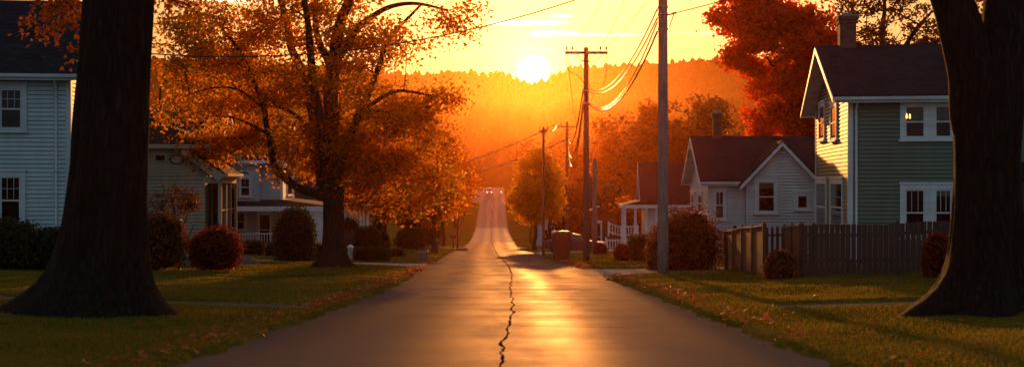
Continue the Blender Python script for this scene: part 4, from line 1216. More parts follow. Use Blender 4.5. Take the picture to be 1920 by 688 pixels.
# main roof: flat-looking deep eave
mb = MB(); xr = h.front(394, 272, -.4)[0]
mb.box(xl-.5, xr, -.45, 6.9, zE+.02, zE+.12); mb.add([Vector(q) for q in ((xl-.5, -.45, zE+.12), (xr, -.45, zE+.12), (xr, 6.9, zE+.12), (xl-.5, 6.9, zE+.12), (xl+1.2, 2.6, zE+.95), (xr-2.2, 2.6, zE+.95), (xr-2.2, 3.8, zE+.95), (xl+1.2, 3.8, zE+.95))],
  [(0,1,5,4), (1,2,6,5), (2,3,7,6), (3,0,4,7), (4,5,6,7)])
ro = mb.build('roof', m_shing_br, h.o); slope_uv(ro)
mb = MB(); mb.box(xl-.52, xr+.02, -.48, -.45, zE-.06, zE+.10); mb.box(xr, xr+.03, -.45, 6.9, zE-.06, zE+.10); mb.box(xl-.5, xr, -.45, -.02, zE-.05, zE+.015); mb.build('fascia', m_trim2, h.o)
# sloping porch roof with its rake board
xe = h.front(424, 330)[0]; zs = zP+.02
mb = MB(); a = [Vector(q) for q in ((xg, -.3, zE-.03), (xe, -.3, zs), (xe, DP+.3, zs), (xg, DP+.3, zE-.03))]
mb.add(a + [q+Vector((0, 0, .10)) for q in a], [(3,2,1,0), (4,5,6,7), (0,1,5,4), (1,2,6,5), (2,3,7,6), (3,0,4,7)]); ro = mb.build('porch_roof', m_shing_br, h.o); slope_uv(ro)
mb = MB(); mb.poly_prism([Vector((xg-.1, -.3, zE-.24)), Vector((xe-.25, -.3, zs-.22)), Vector((xe, -.3, zs-.02)), Vector((xe, -.3, zs+.02)), Vector((xg, -.3, zE-.01))], (0, -.04, 0))
mb.box(xw-.05, .06, -.05, .10, zP-.28, zP-.02); mb.box(-.06, .1, .1, DP, zP-.28, zP-.02); mb.box(.1, xe+.06, -.26, DP+.2, zs-.10, zs-.03); mb.box(xe-.02, xe+.12, -.3, DP+.3, zs-.03, zs+.09)
mb.build('cornice', m_trim2, h.o)
for yy in (0.0, DP*.36, DP*.68, DP-.14): mb = MB(); mb.box(-.09, .05, yy, yy+.12, .34, zP-.28); mb.build('porch_post', m_trim2, h.o)
mb = MB(); mb.box(-.05, .03, .12, DP-.14, 1.25, 1.33); mb.box(-.05, .03, .12, DP-.14, .34, .46); mb.box(-.05, .03, .12, DP-.14, 2.05 if zP > 2.6 else 1.9, 2.11 if zP > 2.6 else 1.96)
mb.build('porch_rail', m_trim2, h.o)
mb = MB(); mb.box(-.03, -.015, .12, DP-.14, .46, zP-.28); mb.build('porch_screen', glass_mat('porch_glass', (.06, .035, .02), .2), h.o)
bp_ = Face((xw, .9, 0), (0, 1, 0), (1, 0, 0)); inner = Face((xw+.02, 1.35, 0), (1, 0, 0), (0, -1, 0))
window(h.o, bp_, .35, 1.2, 1.0, zP-.5, trim=m_trim2, case=.08)
pd = Face((xw, DP-.2, 0), (1, 0, 0), (0, -1, 0)); mb = MB(); siding(mb, pd, 0, -xw, .34, zP); mb.build('wall', m_white2, h.o)
window(h.o, pd, .2, .75, .9, zP-.4, trim=m_trim2, case=.07)
A = h.frect(288, 287, 314, 304); wn = Face((0, 0, 0), (1, 0, 0), (0, -1, 0)); window(h.o, wn, *A, trim=m_trim2, case=.05, sill=False, mid=.0)
ca, cz_ = h.front(332, 299); mb = MB(); MM = Matrix.Translation((ca, -.02, cz_)) @ Matrix.Rotation(R(90), 4, 'X') @ Matrix.Diagonal((1.5, 1, 1, 1))
mb.lathe([(.10, .0), (.17, .0), (.19, .03), (.17, .06), (.15, .05), (.14, .03)], 24, MM, cap=False); pl = mb.build('oval_plaque', m_brownwood, h.o, True)
mb = MB(); mb.lathe([(.001, .012), (.145, .012), (.146, .03), (.001, .032)], 24, MM, cap=False); mb.build('plaque_face', m_trim2, pl)

# ---- C: white two-storey house with wrap-round porch, between the porch house and the maple
h = House('farmhouse', 'white two-storey house with arched window and railed porch, behind the domed evergreen', 529, 72, R(5))
k = 72/F
zE = h.front(529, 296)[1]; zB = h.front(529, 381)[1]; zR = zE+2.1; xb = h.front(489, 330)[0]
fr, bk, lf, rt = shell(h, -6.5, 0, 0, 7, .4, zE, m_bluewall, m_trim, 'x', zR-.1)
mb = MB(); bay = Face((-6.5, -.5, 0), (1, 0, 0), (0, -1, 0)); siding(mb, bay, 0, xb+6.5, zB, zE); rtb = Face((xb, -.5, 0), (0, 1, 0), (1, 0, 0)); siding(mb, rtb, 0, .5, zB, zE); mb.build('bay_wall', m_bluewall, h.o)
gable_roof(h.o, -6.5, 0, -.5, 7, zE, zR, .4, .4, mat=m_shing)
# arched window (window > pane, sash)
a0, a1, z0, z1 = h.frect(448, 320, 472, 369, -.5); a0 += 6.5; a1 += 6.5
wo_ = window(h.o, bay, a0, a1, z0, z1-.35, gt=(2, 1), case=.12)
mb = MB(); am = (a0+a1)/2; rr = (a1-a0)/2-.02
ring = [bay.p(am+rr*math.cos(t_), z1-.35+rr*.9*math.sin(t_), .03) for t_ in np.linspace(0, math.pi, 15)]; mb.tube(ring, .05, 6); mb.build('arch_trim', m_trim, wo_, True)
mb = MB(); pts = [bay.p(am+(rr-.03)*math.cos(t_), z1-.35+(rr*.9-.03)*math.sin(t_), .012) for t_ in np.linspace(0, math.pi, 15)]; mb.poly_prism(pts, bay.n*.012); mb.build('pane', m_glass, wo_)
for s0, s1 in ((537, 547), (551, 560)):
    y0, zt = h.side(s0, 312); y1, zb_ = h.side(s1, 366); window(h.o, rt, min(y0, 6), min(y1, 6.6), zb_, zt, case=.12)
# porch: roof wraps round the corner, white fascia, posts, railing, back wall
xp0, xp1, yp = -7, 3.0, -2.2
mb = MB(); a = [(xp0, yp-.3, zB-.22), (xp1, yp-.3, zB-.22), (0.02, -.02, zB+.12), (xp0, -.02, zB+.12)]; mb.add([Vector(q) for q in a] + [Vector(q)+Vector((0, 0, .1)) for q in a], [(3,2,1,0), (4,5,6,7), (0,1,5,4), (1,2,6,5), (2,3,7,6), (3,0,4,7)])
a = [(xp1, yp-.3, zB-.22), (xp1, 7, zB-.22), (.02, 7, zB+.12), (.02, -.02, zB+.12)]; mb.add([Vector(q) for q in a] + [Vector(q)+Vector((0, 0, .1)) for q in a], [(3,2,1,0), (4,5,6,7), (0,1,5,4), (1,2,6,5), (2,3,7,6), (3,0,4,7)])
ro = mb.build('porch_roof', m_shing, h.o); slope_uv(ro)
mb = MB(); mb.box(xp0, xp1+.03, yp-.34, yp-.3, zB-.42, zB-.14); mb.box(xp1, xp1+.04, yp-.3, 7, zB-.42, zB-.14); mb.box(xp0, xp1-.02, yp-.28, -.05, zB-.30, zB-.26); mb.build('porch_fascia', m_trim, h.o)
mb = MB(); mb.box(xp0, xp1-.1, yp, -.02, -1, .38); mb.box(.02, xp1-.1, -.02, 6.8, -1, .379); mb.build('porch_floor', m_deck, h.o)
for x_, y_ in ((-6.8, yp+.1), (-2.6, yp+.1), (.2, yp+.1), (2.75, yp+.1), (2.75, 2.2), (2.75, 5)): mb = MB(); mb.box(x_-.09, x_+.09, y_-.09, y_+.09, .38, zB-.3); mb.box(x_-.13, x_+.13, y_-.13, y_+.13, .38, .5); mb.box(x_-.13, x_+.13, y_-.13, y_+.13, zB-.5, zB-.42); mb.build('porch_post', m_trim, h.o)
mb = MB()
for z_ in (.5, 1.25): mb.box(-6.7, 2.7, yp+.07, yp+.13, z_, z_+.07)
for i in range(58): mb.box(-6.6+i*.16, -6.56+i*.16, yp+.08, yp+.12, .57, 1.25)
mb.build('porch_railing', m_trim, h.o)
a0, a1, z0, z1 = h.frect(441, 396, 463, 432); window(h.o, fr, a0+6.5, a1+6.5, z0, z1, case=.14)
window(h.o, fr, 5.0, 5.9, .42, 2.5, case=.12, sill=False)

# ---- D: slate-roofed house behind, only its roof shows over the porch house
h = House('slate_roof_house', 'white house behind the porch house, only its dark slate roof showing', 392, 62, R(4))
zE = h.front(392, 300)[1]; zR = P(0, 208, 66).z-h.g.z
shell(h, -10, 0, 0, 8, .3, zE, m_white, m_trim, 'x', zR-.1); gable_roof(h.o, -10, 0, 0, 8, zE, zR, .4, .4)

# ---- E: small house with a columned porch beyond the maple
h = House('columned_house', 'low house with grey roof and white porch columns, seen just right of the maple trunk', 692, 98, R(3))
zE = h.front(692, 378)[1]; zR = zE+1.9
fr, bk, lf, rt = shell(h, -6.5, -1.4, 0, 6, .3, zE, m_white, m_trim, 'x', zR-.1); ro = gable_roof(h.o, -6.5, 0.1, -.6, 6, zE, zR, .3, .3, mat=m_shing)
mb = MB(); mb.box(-6.5, .1, -.6, 6, -1, .3); mb.build('porch_floor', m_deck, h.o)
for i, p_ in enumerate((669, 676, 682, 689)):
    x_, _ = h.front(p_, 400, -.5); mb = MB(); mb.lathe([(.13, .3), (.13, .42), (.10, .45), (.085, zE-.35), (.12, zE-.3), (.12, zE-.2)], 12, Matrix.Translation((x_, -.45+.0*i, 0))); mb.build('column', m_trim, h.o, True)
window(h.o, fr, 3.4, 4.5, .9, 2.4); window(h.o, fr, 1.0, 2.1, .9, 2.4)

# ---- F: sage green two-storey house on the right
h = House('sage_house', 'sage green two-storey clapboard house with brick chimney, behind the brown picket fence', 1592, 39, R(-7.5))
zE = h.front(1592, 176)[1]; LD = 8.6; zR = P(0, 92, 43.5).z-h.g.z; WW = 13
fr, bk, lf, rt = shell(h, 0, WW, 0, LD, .3, zE, m_sage, m_trim, 'x', zR-.1)
ro, zed, e0, e1 = gable_roof(h.o, 0, WW, 0, LD, zE, zR, .4, .55)
gutter(h.o, -.55, WW+.5, e0-.03, zed-.05); sx, _ = h.front(1605, 300); downspout(h.o, sx, 0, .1, zed+.02)
cx, cz_ = h.front(1588, 30, LD/2); chimney(h.o, cx, LD/2, zR-.5, cz_, .58)
m_glass_cur = glass_mat('curtained_glass', (.07, .065, .05), .25)
a0, a1, z0, z1 = h.frect(1687, 190, 1793, 262); am = (a0+a1)/2
w1 = window(h.o, fr, a0, am+.05, z0, z1, case=.17, gt=None, blind=.42); w2 = window(h.o, fr, am+.052, a1, z0, z1, case=.17, blind=.42)
lx, lz = h.front(1699, 215); 
mb = MB(); mb.lathe([(.001, -.13), (.028, -.13), (.028, -.02), (.020, .02), (.008, .05), (.001, .07)], 10, Matrix.Translation((lx, -.040, lz))); mb.lathe([(.001, -.13), (.026, -.13), (.026, -.05), (.018, -.01), (.007, .02), (.001, .03)], 10, Matrix.Translation((lx+.11, -.040, lz)))
mb.build('lamp_glow', emit_mat('candle_lamp', (1, .33, .06), 9), w1, True)
a0, a1, z0, z1 = h.frect(1687, 346, 1793, 418); am = (a0+a1)/2
window(h.o, fr, a0, am+.05, z0-.5, z1, case=.17, gt=(3, 1)); window(h.o, fr, am+.052, a1, z0-.5, z1, case=.17, gt=(3, 1), blind=.12)
window(h.o, fr, 8.2, 9.4, 3.4, 4.9, case=.15); 
# gable-end windows, two up and two down
for s0, s1 in ((1538, 1549), (1560, 1572)):
    ya, zt = h.side(s0, 196); yb, zb_ = h.side(s1, 262); a_, b_ = LD-ya, LD-yb; window(h.o, lf, min(a_, b_), max(a_, b_), zb_, zt, case=.13)
for s0, s1 in ((1532, 1552), (1559, 1583)):
    ya, zt = h.side(s0, 336); yb, zb_ = h.side(s1, 424); a_, b_ = LD-ya, LD-yb
    window(h.o, lf, max(.15, min(a_, b_)), min(max(a_, b_), LD-.15), zb_-.3, zt, case=.14)
# side porch at the right
px0, zz0 = h.front(1906, 330); mb = MB(); a = [(px0-.3, -2.2, zz0-.35), (px0+4, -2.2, zz0-.35), (px0+4, -.03, zz0+.35), (px0-.3, -.03, zz0+.35)]
mb.add([Vector(q) for q in a] + [Vector(q)+Vector((0, 0, .1)) for q in a], [(3,2,1,0), (4,5,6,7), (0,1,5,4), (1,2,6,5), (2,3,7,6), (3,0,4,7)]); ro = mb.build('porch_roof', m_shing, h.o); slope_uv(ro)
mb = MB(); mb.box(px0-.3, px0+4, -2.24, -2.2, zz0-.5, zz0-.26); mb.build('porch_fascia', m_trim, h.o)
for x_ in (px0-.1, px0+1.9, px0+3.8): mb = MB(); mb.box(x_-.08, x_+.08, -2.1, -1.94, .1, zz0-.4); mb.build('porch_post', m_trim, h.o)
mb = MB(); mb.box(px0-.3, px0+4, -2.2, -.03, -1, .3); mb.build('porch_floor', m_deck, h.o)
window(h.o, fr, px0+.3, px0+1.2, .5, 2.4, case=.13)

# ---- G: white cottage with a front cross gable
h = House('white_cottage', 'white cottage with cross gable and dark roof, between the large shrub and the green house', 1329, 52, R(-2))
zE = h.front(1329, 336)[1]; DD = 6.6; zR = P(0, 259, 55).z-h.g.z; WW = 7.6
fr, bk, lf, rt = shell(h, 0, WW, 0, DD, .2, zE, m_white, m_trim, 'x', zR-.1)
ro, zed, e0, e1 = gable_roof(h.o, 0, WW, 0, DD, zE, zR, .28, .42, mat=m_shing_br)
gutter(h.o, -.4, h.front(1380, 335, -.3)[0], e0-.03, zed-.05)
# cross gable over the right part of the front
xa, za = h.front(1465, 268, -.55); xl_ = h.front(1388, 330, -.5)[0]; hw = xa-xl_; zl = zE-.02
gm = MB(); gf = Face((xa-hw+.25, -.5, 0), (1, 0, 0), (0, -1, 0)); GW = 2*hw-.5
siding(gm, gf, 0, GW, .2, zl+.05, gable=(GW/2, za-.12)); 
for f_ in (Face((xa-hw+.25, 0, 0), (0, -1, 0), (-1, 0, 0)), Face((xa+hw-.25, -.5, 0), (0, 1, 0), (1, 0, 0))): siding(gm, f_, 0, .5, .2, zl)
gm.build('gable_wall', m_white, h.o)
gable_roof(h.o, xa-hw+.25, xa+hw-.25, -.5, 3.0, zl, za, .3, .3, mat=m_shing_br, axis='y', fascia=False, name='gable_roof')
mb = MB(); mb.box(xa-hw+.3, xa+hw-.3, -.45, 0, -1, .2); mb.build('foundation', m_found, h.o)
fx = lambda *q: tuple(v-(xa-hw+.25) if i < 2 else v for i, v in enumerate(h.frect(*q, -.5)))
window(h.o, gf, *fx(1414, 334, 1459, 400), case=.17, blind=.2)
window(h.o, gf, *fx(1489, 361, 1519, 393), case=.13, mid=0)
window(h.o, fr, *h.frect(1336, 354, 1362, 412), case=.12, glass=m_glass_b, gt=(2, 1))
for s0, s1 in ((1297, 1304), (1310, 1319)):
    ya, zt = h.side(s0, 361); yb, zb_ = h.side(s1, 400); a_, b_ = DD-ya, DD-yb; window(h.o, lf, min(a_, b_), max(a_, b_), zb_, zt, case=.12)
cx, cz_ = h.front(1344, 211, DD/2); chimney(h.o, cx, DD/2, zR-.4, cz_, .38)
# truss ornament in the left gable
mb = MB(); gl = Face((-.40, DD, 0), (0, -1, 0), (-1, 0, 0)); mb.poly_prism([gl.p(DD/2-.5, zR-.55, 0), gl.p(DD/2+.5, zR-.55, 0), gl.p(DD/2, zR-.08, 0)], (-.03, 0, 0)); mb.build('gable_ornament', m_trim, h.o)

# ---- H: farther cottage with a little porch and columns
h = House('gabled_cottage', 'small far cottage with steep gable, hooded porch and white columns, left of the large shrub', 1212, 92, R(-3))
zE = h.front(1212, 378)[1]; DD = 6.0; zR = P(0, 307, 95).z-h.g.z
fr, bk, lf, rt = shell(h, 0, 7.5, 0, DD, .3, zE, m_white, m_trim, 'x', zR-.1)
gable_roof(h.o, 0, 7.5, 0, DD, zE, zR, .3, .5, mat=m_shing_br)
ya, zt = h.side(1202, 345); window(h.o, lf, DD/2-.25, DD/2+.25, zE+.35, zE+.95, case=.08)
mb = MB(); a = [(-1.9, -.8, zE-.35), (-1.9, DD, zE-.35), (-.03, DD, zE+.08), (-.03, -.8, zE+.08)]; mb.add([Vector(q) for q in a] + [Vector(q)+Vector((0, 0, .1)) for q in a], [(0,1,2,3), (7,6,5,4), (0,1,5,4), (1,2,6,5), (2,3,7,6), (3,0,4,7)])
a = [(-1.9, -.8, zE-.35), (1.6, -.8, zE-.35), (1.6, -.03, zE-.05), (-.03, -.03, zE-.05)]; mb.add([Vector(q) for q in a] + [Vector(q)+Vector((0, 0, .1)) for q in a], [(3,2,1,0), (4,5,6,7), (0,1,5,4), (1,2,6,5), (2,3,7,6), (3,0,4,7)])
ro = mb.build('porch_roof', m_shing_br, h.o); slope_uv(ro)
mb = MB(); mb.box(-1.95, 1.6, -.84, -.8, zE-.5, zE-.24); mb.box(-1.95, -1.9, -.8, DD, zE-.5, zE-.24); mb.build('porch_fascia', m_trim, h.o)
for x_, y_ in ((-1.7, -.6), (-.9, -.6), (-.05, -.62), (.75, -.6), (-1.7, 2), (-1.7, 4.5)):
    mb = MB(); mb.lathe([(.15, .3), (.15, .45), (.115, .5), (.10, zE-.7), (.14, zE-.62), (.14, zE-.5)], 12, Matrix.Translation((x_, y_, 0))); mb.build('column', m_trim, h.o, True)
mb = MB(); mb.box(-1.9, 1.6, -.8, DD, -1.5, .3); mb.build('porch_floor', m_deck, h.o)

# ---- far barn and white shed
h = House('dark_barn', 'small dark barn with a white-framed door among dark trees', 1128, 108, R(-2), cat='barn')
m_barn = noisy('barn_boards', (.03, .010, .007), (.06, .02, .012), scale=3, rough=.9, stretch=(4, 4, .3))
zE = h.front(1128, 402)[1]; fr, bk, lf, rt = shell(h, -1.6, 1.2, 0, 4, 0, zE, m_barn, m_barn, 'y', zE+.6); gable_roof(h.o, -1.6, 1.2, 0, 4, zE, zE+.62, .25, .25, mat=m_shing_br, trim=m_barn, axis='y')
a0, a1, z0, z1 = h.frect(1116, 415, 1129, 443); window(h.o, fr, a0+1.6, a1+1.6, .1, max(z1, 1.4), case=.12, sill=False, mid=.4)
h = House('white_shed', 'white shed half hidden behind the yellow street trees', 1052, 128, R(-2), cat='shed')
zE = h.front(1052, 412)[1]; fr, bk, lf, rt = shell(h, -2.9, 0, 0, 4, 0, zE, m_white, m_trim, 'y', zE+1.0); gable_roof(h.o, -2.9, 0, 0, 4, zE, zE+1.05, .2, .2, mat=m_shing_br, axis='y')
window(h.o, fr, .9, 2.0, .1, 1.9, case=.1, sill=False)
# ------------------------------------------------------------------ utility poles and wires
m_pole = noisy('pole_wood', (.06, .034, .021), (.13, .078, .05), scale=7, rough=.85, stretch=(3, 3, .25), bump=.5)
m_pole_grey = noisy('weathered_pole_wood', (.10, .088, .076), (.30, .265, .235), scale=7, rough=.85, stretch=(3, 3, .25), bump=.5)
m_steel = noisy('galvanised_steel', (.22, .22, .22), (.34, .34, .33), scale=8, rough=.45, metallic=.7)
m_insul = noisy('insulator_glaze', (.05, .03, .02), (.09, .05, .035), scale=3, rough=.25)
m_wire = noisy('cable_jacket', (.012, .011, .010), (.03, .026, .024), scale=2, rough=.32, spec=.6)

def pole(label, px, d, top_z, r0, r1, arm=None, mat=None, name='utility_pole', dz=0, extra=None, group=None):
    g = G(px, d); H = top_z - g.z
    root = empty(name, g, 0, label, 'utility pole', group)
    mb = MB(); n = 10; prof = [(r0+(r1-r0)*i/n, -.4+(H+.4)*i/n) for i in range(n+1)] + [(r1*.6, H+.03)]
    mb.lathe(prof, 16); mb.build('post', mat or m_pole, root, True)
    ins = []
    if arm:
        az_, half, pins = arm; z = az_-g.z
        mb = MB(); mb.box(-half, half, -r1-.12, -r1, z-.07, z+.07); a = mb.build('crossarm', m_pole, root, bevel=.01)
        mb = MB()
        for s in (-1, 1): mb.tube([(s*half*.45, -r1-.06, z-.06), (0, -r1-.02, z-.55)], .022, 6)
        mb.build('arm_brace', m_steel, root, True)
        for p_ in pins:
            mb = MB(); mb.lathe([(.012, 0), (.012, .08), (.05, .09), (.055, .13), (.035, .15), (.05, .17), (.045, .22), (.02, .25)], 12, Matrix.Translation((p_, -r1-.06, z+.07))); mb.build('insulator', m_insul, root, True)
            ins.append(g + Vector((p_, -r1-.06, z+.29)))
    return root, g, ins

# nearest pole: grey, its top far above the picture
nearP, gN, insN = pole('nearest pole: pale grey wooden utility pole with steel bands on the right verge', 1243, 40, 9.6, .19, .145, (9.1, 1.2, (-1.1, -.55, .75)), m_pole_grey)
zz = lambda py, d: CZ+(HZ-py)/F*d
for py in (14, 28, 55): mb = MB(); z = zz(py, 40)-gN.z; mb.lathe([(.172, z-.03), (.180, z-.03), (.180, z+.03), (.172, z+.03)], 20, cap=False); mb.build('steel_band', m_steel, nearP, True)
z = zz(29, 40)-gN.z
mb = MB(); mb.tube([(.15, -.05, z), (.34, -.08, z+.04)], .025, 8); mb.lathe([(.03, -.05), (.05, -.02), (.03, .02), (.05, .05), (.03, .08)], 10, Matrix.Translation((.36, -.08, z+.05)) @ Matrix.Rotation(R(70), 4, 'Y')); mb.tube([(.36, -.08, z+.02), (.30, -.12, z-.15), (.24, -.14, z-.32), (.2, -.12, z-.42)], .016, 6); mb.build('wire_bracket', m_steel, nearP, True)
for py in (18, 34, 60): mb = MB(); q = zz(py, 40)-gN.z; mb.tube([(-.14, -.08, q), (-.22, -.10, q-.02), (-.2, -.1, q-.09)], .022, 6); mb.build('cable_hook', m_steel, nearP, True)

mainP, gM, insM = pole('tall pole with a wide crossarm and looping cables, right verge beside the red-brown bin', 1099, 60, zz(90, 60), .18, .12, (zz(100, 60), 1.09, (-1.0, -.72, .72, 1.02)))
def loop(root, pts, r=.018, name='jumper_cable'):
    mb = MB(); sp = smooth_path([(*p, 0) for p in pts], 6); mb.tube([tuple(q[:3]) for q in sp], r, 6); return mb.build(name, m_wire, root, True)
zl = lambda py: zz(py, 60)-gM.z
loop(mainP, [(-1.03, -.2, zl(102)), (-1.02, -.2, zl(122)), (-.8, -.2, zl(136)), (-.4, -.2, zl(144)), (-.1, -.13, zl(158))])
loop(mainP, [(-.6, -.2, zl(106)), (-.4, -.2, zl(113)), (0, -.22, zl(117)), (.4, -.2, zl(117)), (.75, -.2, zl(107)), (.8, -.2, zl(102))])
loop(mainP, [(1.02, -.2, zl(102)), (1.04, -.2, zl(125)), (.95, -.2, zl(150)), (.85, -.2, zl(165))], .014)
loop(mainP, [(.1, -.14, zl(160)), (.25, -.2, zl(166)), (.3, -.2, zl(185)), (.12, -.15, zl(196))], .016)
for pa, pb in ((172, 168), (196, 192)): mb = MB(); mb.lathe([(.15, zl(pa)), (.165, zl(pa)), (.165, zl(pb)), (.15, zl(pb))], 14, cap=False); mb.build('steel_band', m_steel, mainP, True)

p2, g2, ins2 = pole('mid-distance pole with a short crossarm, behind the tall crossarm pole', 1063, 118, zz(229, 118), .17, .13, (zz(238, 118), 1.08, (-1.0, -.6, 1.0)))
p3, g3, ins3 = pole('thin pole with a small crossarm, in front of the round yellow street tree', 1019, 79, zz(238, 79), .095, .075, (zz(246, 79), .30, (-.26, .26)))
loop(p3, [(-.28, -.1, zz(247, 79)-g3.z), (.0, -.15, zz(258, 79)-g3.z), (.26, -.1, zz(247, 79)-g3.z)], .012)
# weathered stub
stub = G(1115, 76); root = empty('pole_stub', stub, 0, 'weathered pole stub with a pale rounded top, just right of the tall crossarm pole', 'pole')
H = zz(296, 76)-stub.z; mb = MB(); mb.lathe([(.17, -.3), (.16, H*.4), (.13, H*.8), (.15, H*.86), (.16, H*.93), (.10, H*.985), (.04, H)], 14); mb.build('post', m_pole_grey, root, True)
mb = MB(); mb.box(-.34, -.20, -.1, .1, H*.52, H*.80); mb.box(-.21, -.12, -.03, .03, H*.6, H*.62); mb.box(-.21, -.12, -.03, .03, H*.72, H*.74); mb.build('pole_board', m_pole, root, bevel=.01)
# offscreen neighbour that takes the service wire
offP = G(2330, 24); 

def wire(label, a, c, sag, r=.02, n=28, group=None, name='power_line'):
    a = Vector(a); c = Vector(c); pts = []
    for i in range(n+1):
        t_ = i/n; q = a.lerp(c, t_); q.z -= 4*sag*t_*(1-t_); pts.append(q)
    o_ = a.copy(); mb = MB(); mb.tube([p-o_ for p in pts], r, 6)
    o = mb.build(name, m_wire, None, True); o.location = o_
    return tag(o, label, 'wire', group)
hook = lambda py: gN + Vector((-.21, -.1, zz(py, 40)-gN.z-.05))
onM = lambda py, x=.14: gM + Vector((x, -.1, zz(py, 60)-gM.z))
gC = 'thick sagging cables between the nearest pole and the tall crossarm pole'
wire('uppermost thick cable sagging from the nearest pole to the tall crossarm pole', hook(16), onM(167), .95, .024)
wire('second thick cable sagging from the nearest pole, just under the uppermost one', hook(33), onM(172), .95, .026)
wire('third thick cable from the nearest pole, landing low on the tall crossarm pole', hook(40), onM(193), 1.25, .024)
wire('lowest and heaviest cable looping from the nearest pole to the tall crossarm pole', hook(58), onM(196), 1.2, .034)
for i, (k, s, lb) in enumerate(((0, .35, 'left'), (2, .35, 'middle'), (3, .35, 'right'))):
    wire('thin %s overhead wire rising from the crossarm of the tall pole' % lb, insM[(0, 2, 3)[i]] if i else insM[1], insN[i], s, .013)
for i, (pa, pb, s, lb) in enumerate(((168, 262, 1.3, 'upper'), (190, 276, 1.9, 'middle'), (196, 284, 2.3, 'lower'))):
    wire('%s cable sagging from the tall crossarm pole back to the mid-distance pole' % lb, gM + Vector((-.14, .1, zz(pa, 60)-gM.z)), g2 + Vector((.13, -.1, zz(pb, 118)-g2.z)), s, .04)
wire('thin wire between the crossarms of the tall pole and the mid-distance pole', insM[0], ins2[2], .9, .016)
wire('upper wire running left from the mid-distance pole towards the houses', ins2[0], P(690, 352, 98), .7, .045)
wire('lower wire running left from the mid-distance pole towards the houses', g2 + Vector((-.13, 0, zz(262, 118)-g2.z)), P(672, 357, 98), 1.0, .055)
wire('thin wire from the mid-distance pole down to the thin pole', ins2[0], ins3[1], .5, .018)
wire('long wire crossing the sky at upper left into the maple', gN + Vector((-.18, 0, zz(-58, 40)-gN.z)), P(140, 86, 37.5), 1.35, .022, 40)
wire('short service wire leaving the nearest pole bracket to the upper right', gN + Vector((.38, -.08, zz(26, 40)-gN.z)), Vector((16.5, 22, 9.6)), .5, .015)

# ------------------------------------------------------------------ fences
m_fence = noisy('fence_boards', (.04, .019, .011), (.085, .042, .025), scale=5, rough=.8, stretch=(4, 4, .3), bump=.35)
m_fence2 = noisy('picket_boards', (.020, .013, .010), (.05, .032, .024), scale=5, rough=.85, stretch=(4, 4, .3), bump=.35)
m_cap = noisy('fence_cap', (.12, .085, .06), (.20, .15, .11), scale=5, rough=.6)
def run_pts(a, c, step):
    n = max(1, round((c-a).length/step)); return [a.lerp(c, i/n) for i in range(n+1)]
def gz(q): return float(zg(q.x, q.y))
def board_fence(label, a, c, H, step, mat=m_fence, cap=True, end_taper=None):
    """solid vertical-board panels between posts with a light cap rail"""
    a = Vector((*a, 0)); c = Vector((*c, 0)); root = empty('board_fence', (a.x, a.y, gz(a)), 0, label, 'fence'); o = root.location
    pts = run_pts(a, c, step); dr = (c-a).normalized(); n_ = Vector((-dr.y, dr.x, 0)); ang = math.atan2(dr.y, dr.x)
    for p in pts:
        mb = MB(); M_ = Matrix.Translation(Vector((p.x, p.y, gz(p)))-o) @ Matrix.Rotation(ang, 4, 'Z')
        mb.box(-.055, .055, -.055, .055, -.3, H+.02, M_); mb.tbox(0, 0, H+.02, H+.08, .13, .13, .05, .05, M_); mb.build('post', mat, root, bevel=.006)
    for p, q in zip(pts[:-1], pts[1:]):
        L_ = (q-p).length; mb = MB(); zp_, zq = gz(p), gz(q); nb = max(2, round((L_-.12)/.14)); bw = (L_-.12)/nb
        for i in range(nb):
            t_ = (.06+bw*(i+.5))/L_; z = zp_+(zq-zp_)*t_; c_ = p.lerp(q, t_)
            M_ = Matrix.Translation(Vector((c_.x, c_.y, z))-o) @ Matrix.Rotation(ang, 4, 'Z'); w_ = bw/2-.002
            mb.box(-w_, w_, -.012+.006*(i % 2), .012, .04, H-.04, M_)
        mb.build('panel', mat, root)
        if cap:
            mb = MB(); zm = (zp_+zq)/2; M_ = Matrix.Translation(Vector(((p.x+q.x)/2, (p.y+q.y)/2, zm))-o) @ Matrix.Rotation(ang, 4, 'Z') @ Matrix.Rotation(-math.atan2(zq-zp_, L_), 4, 'Y')
            mb.box(-L_/2+.057, L_/2-.057, -.05, .05, H-.035, H+.01, M_); mb.build('cap_rail', m_cap, root, bevel=.004)
    return root
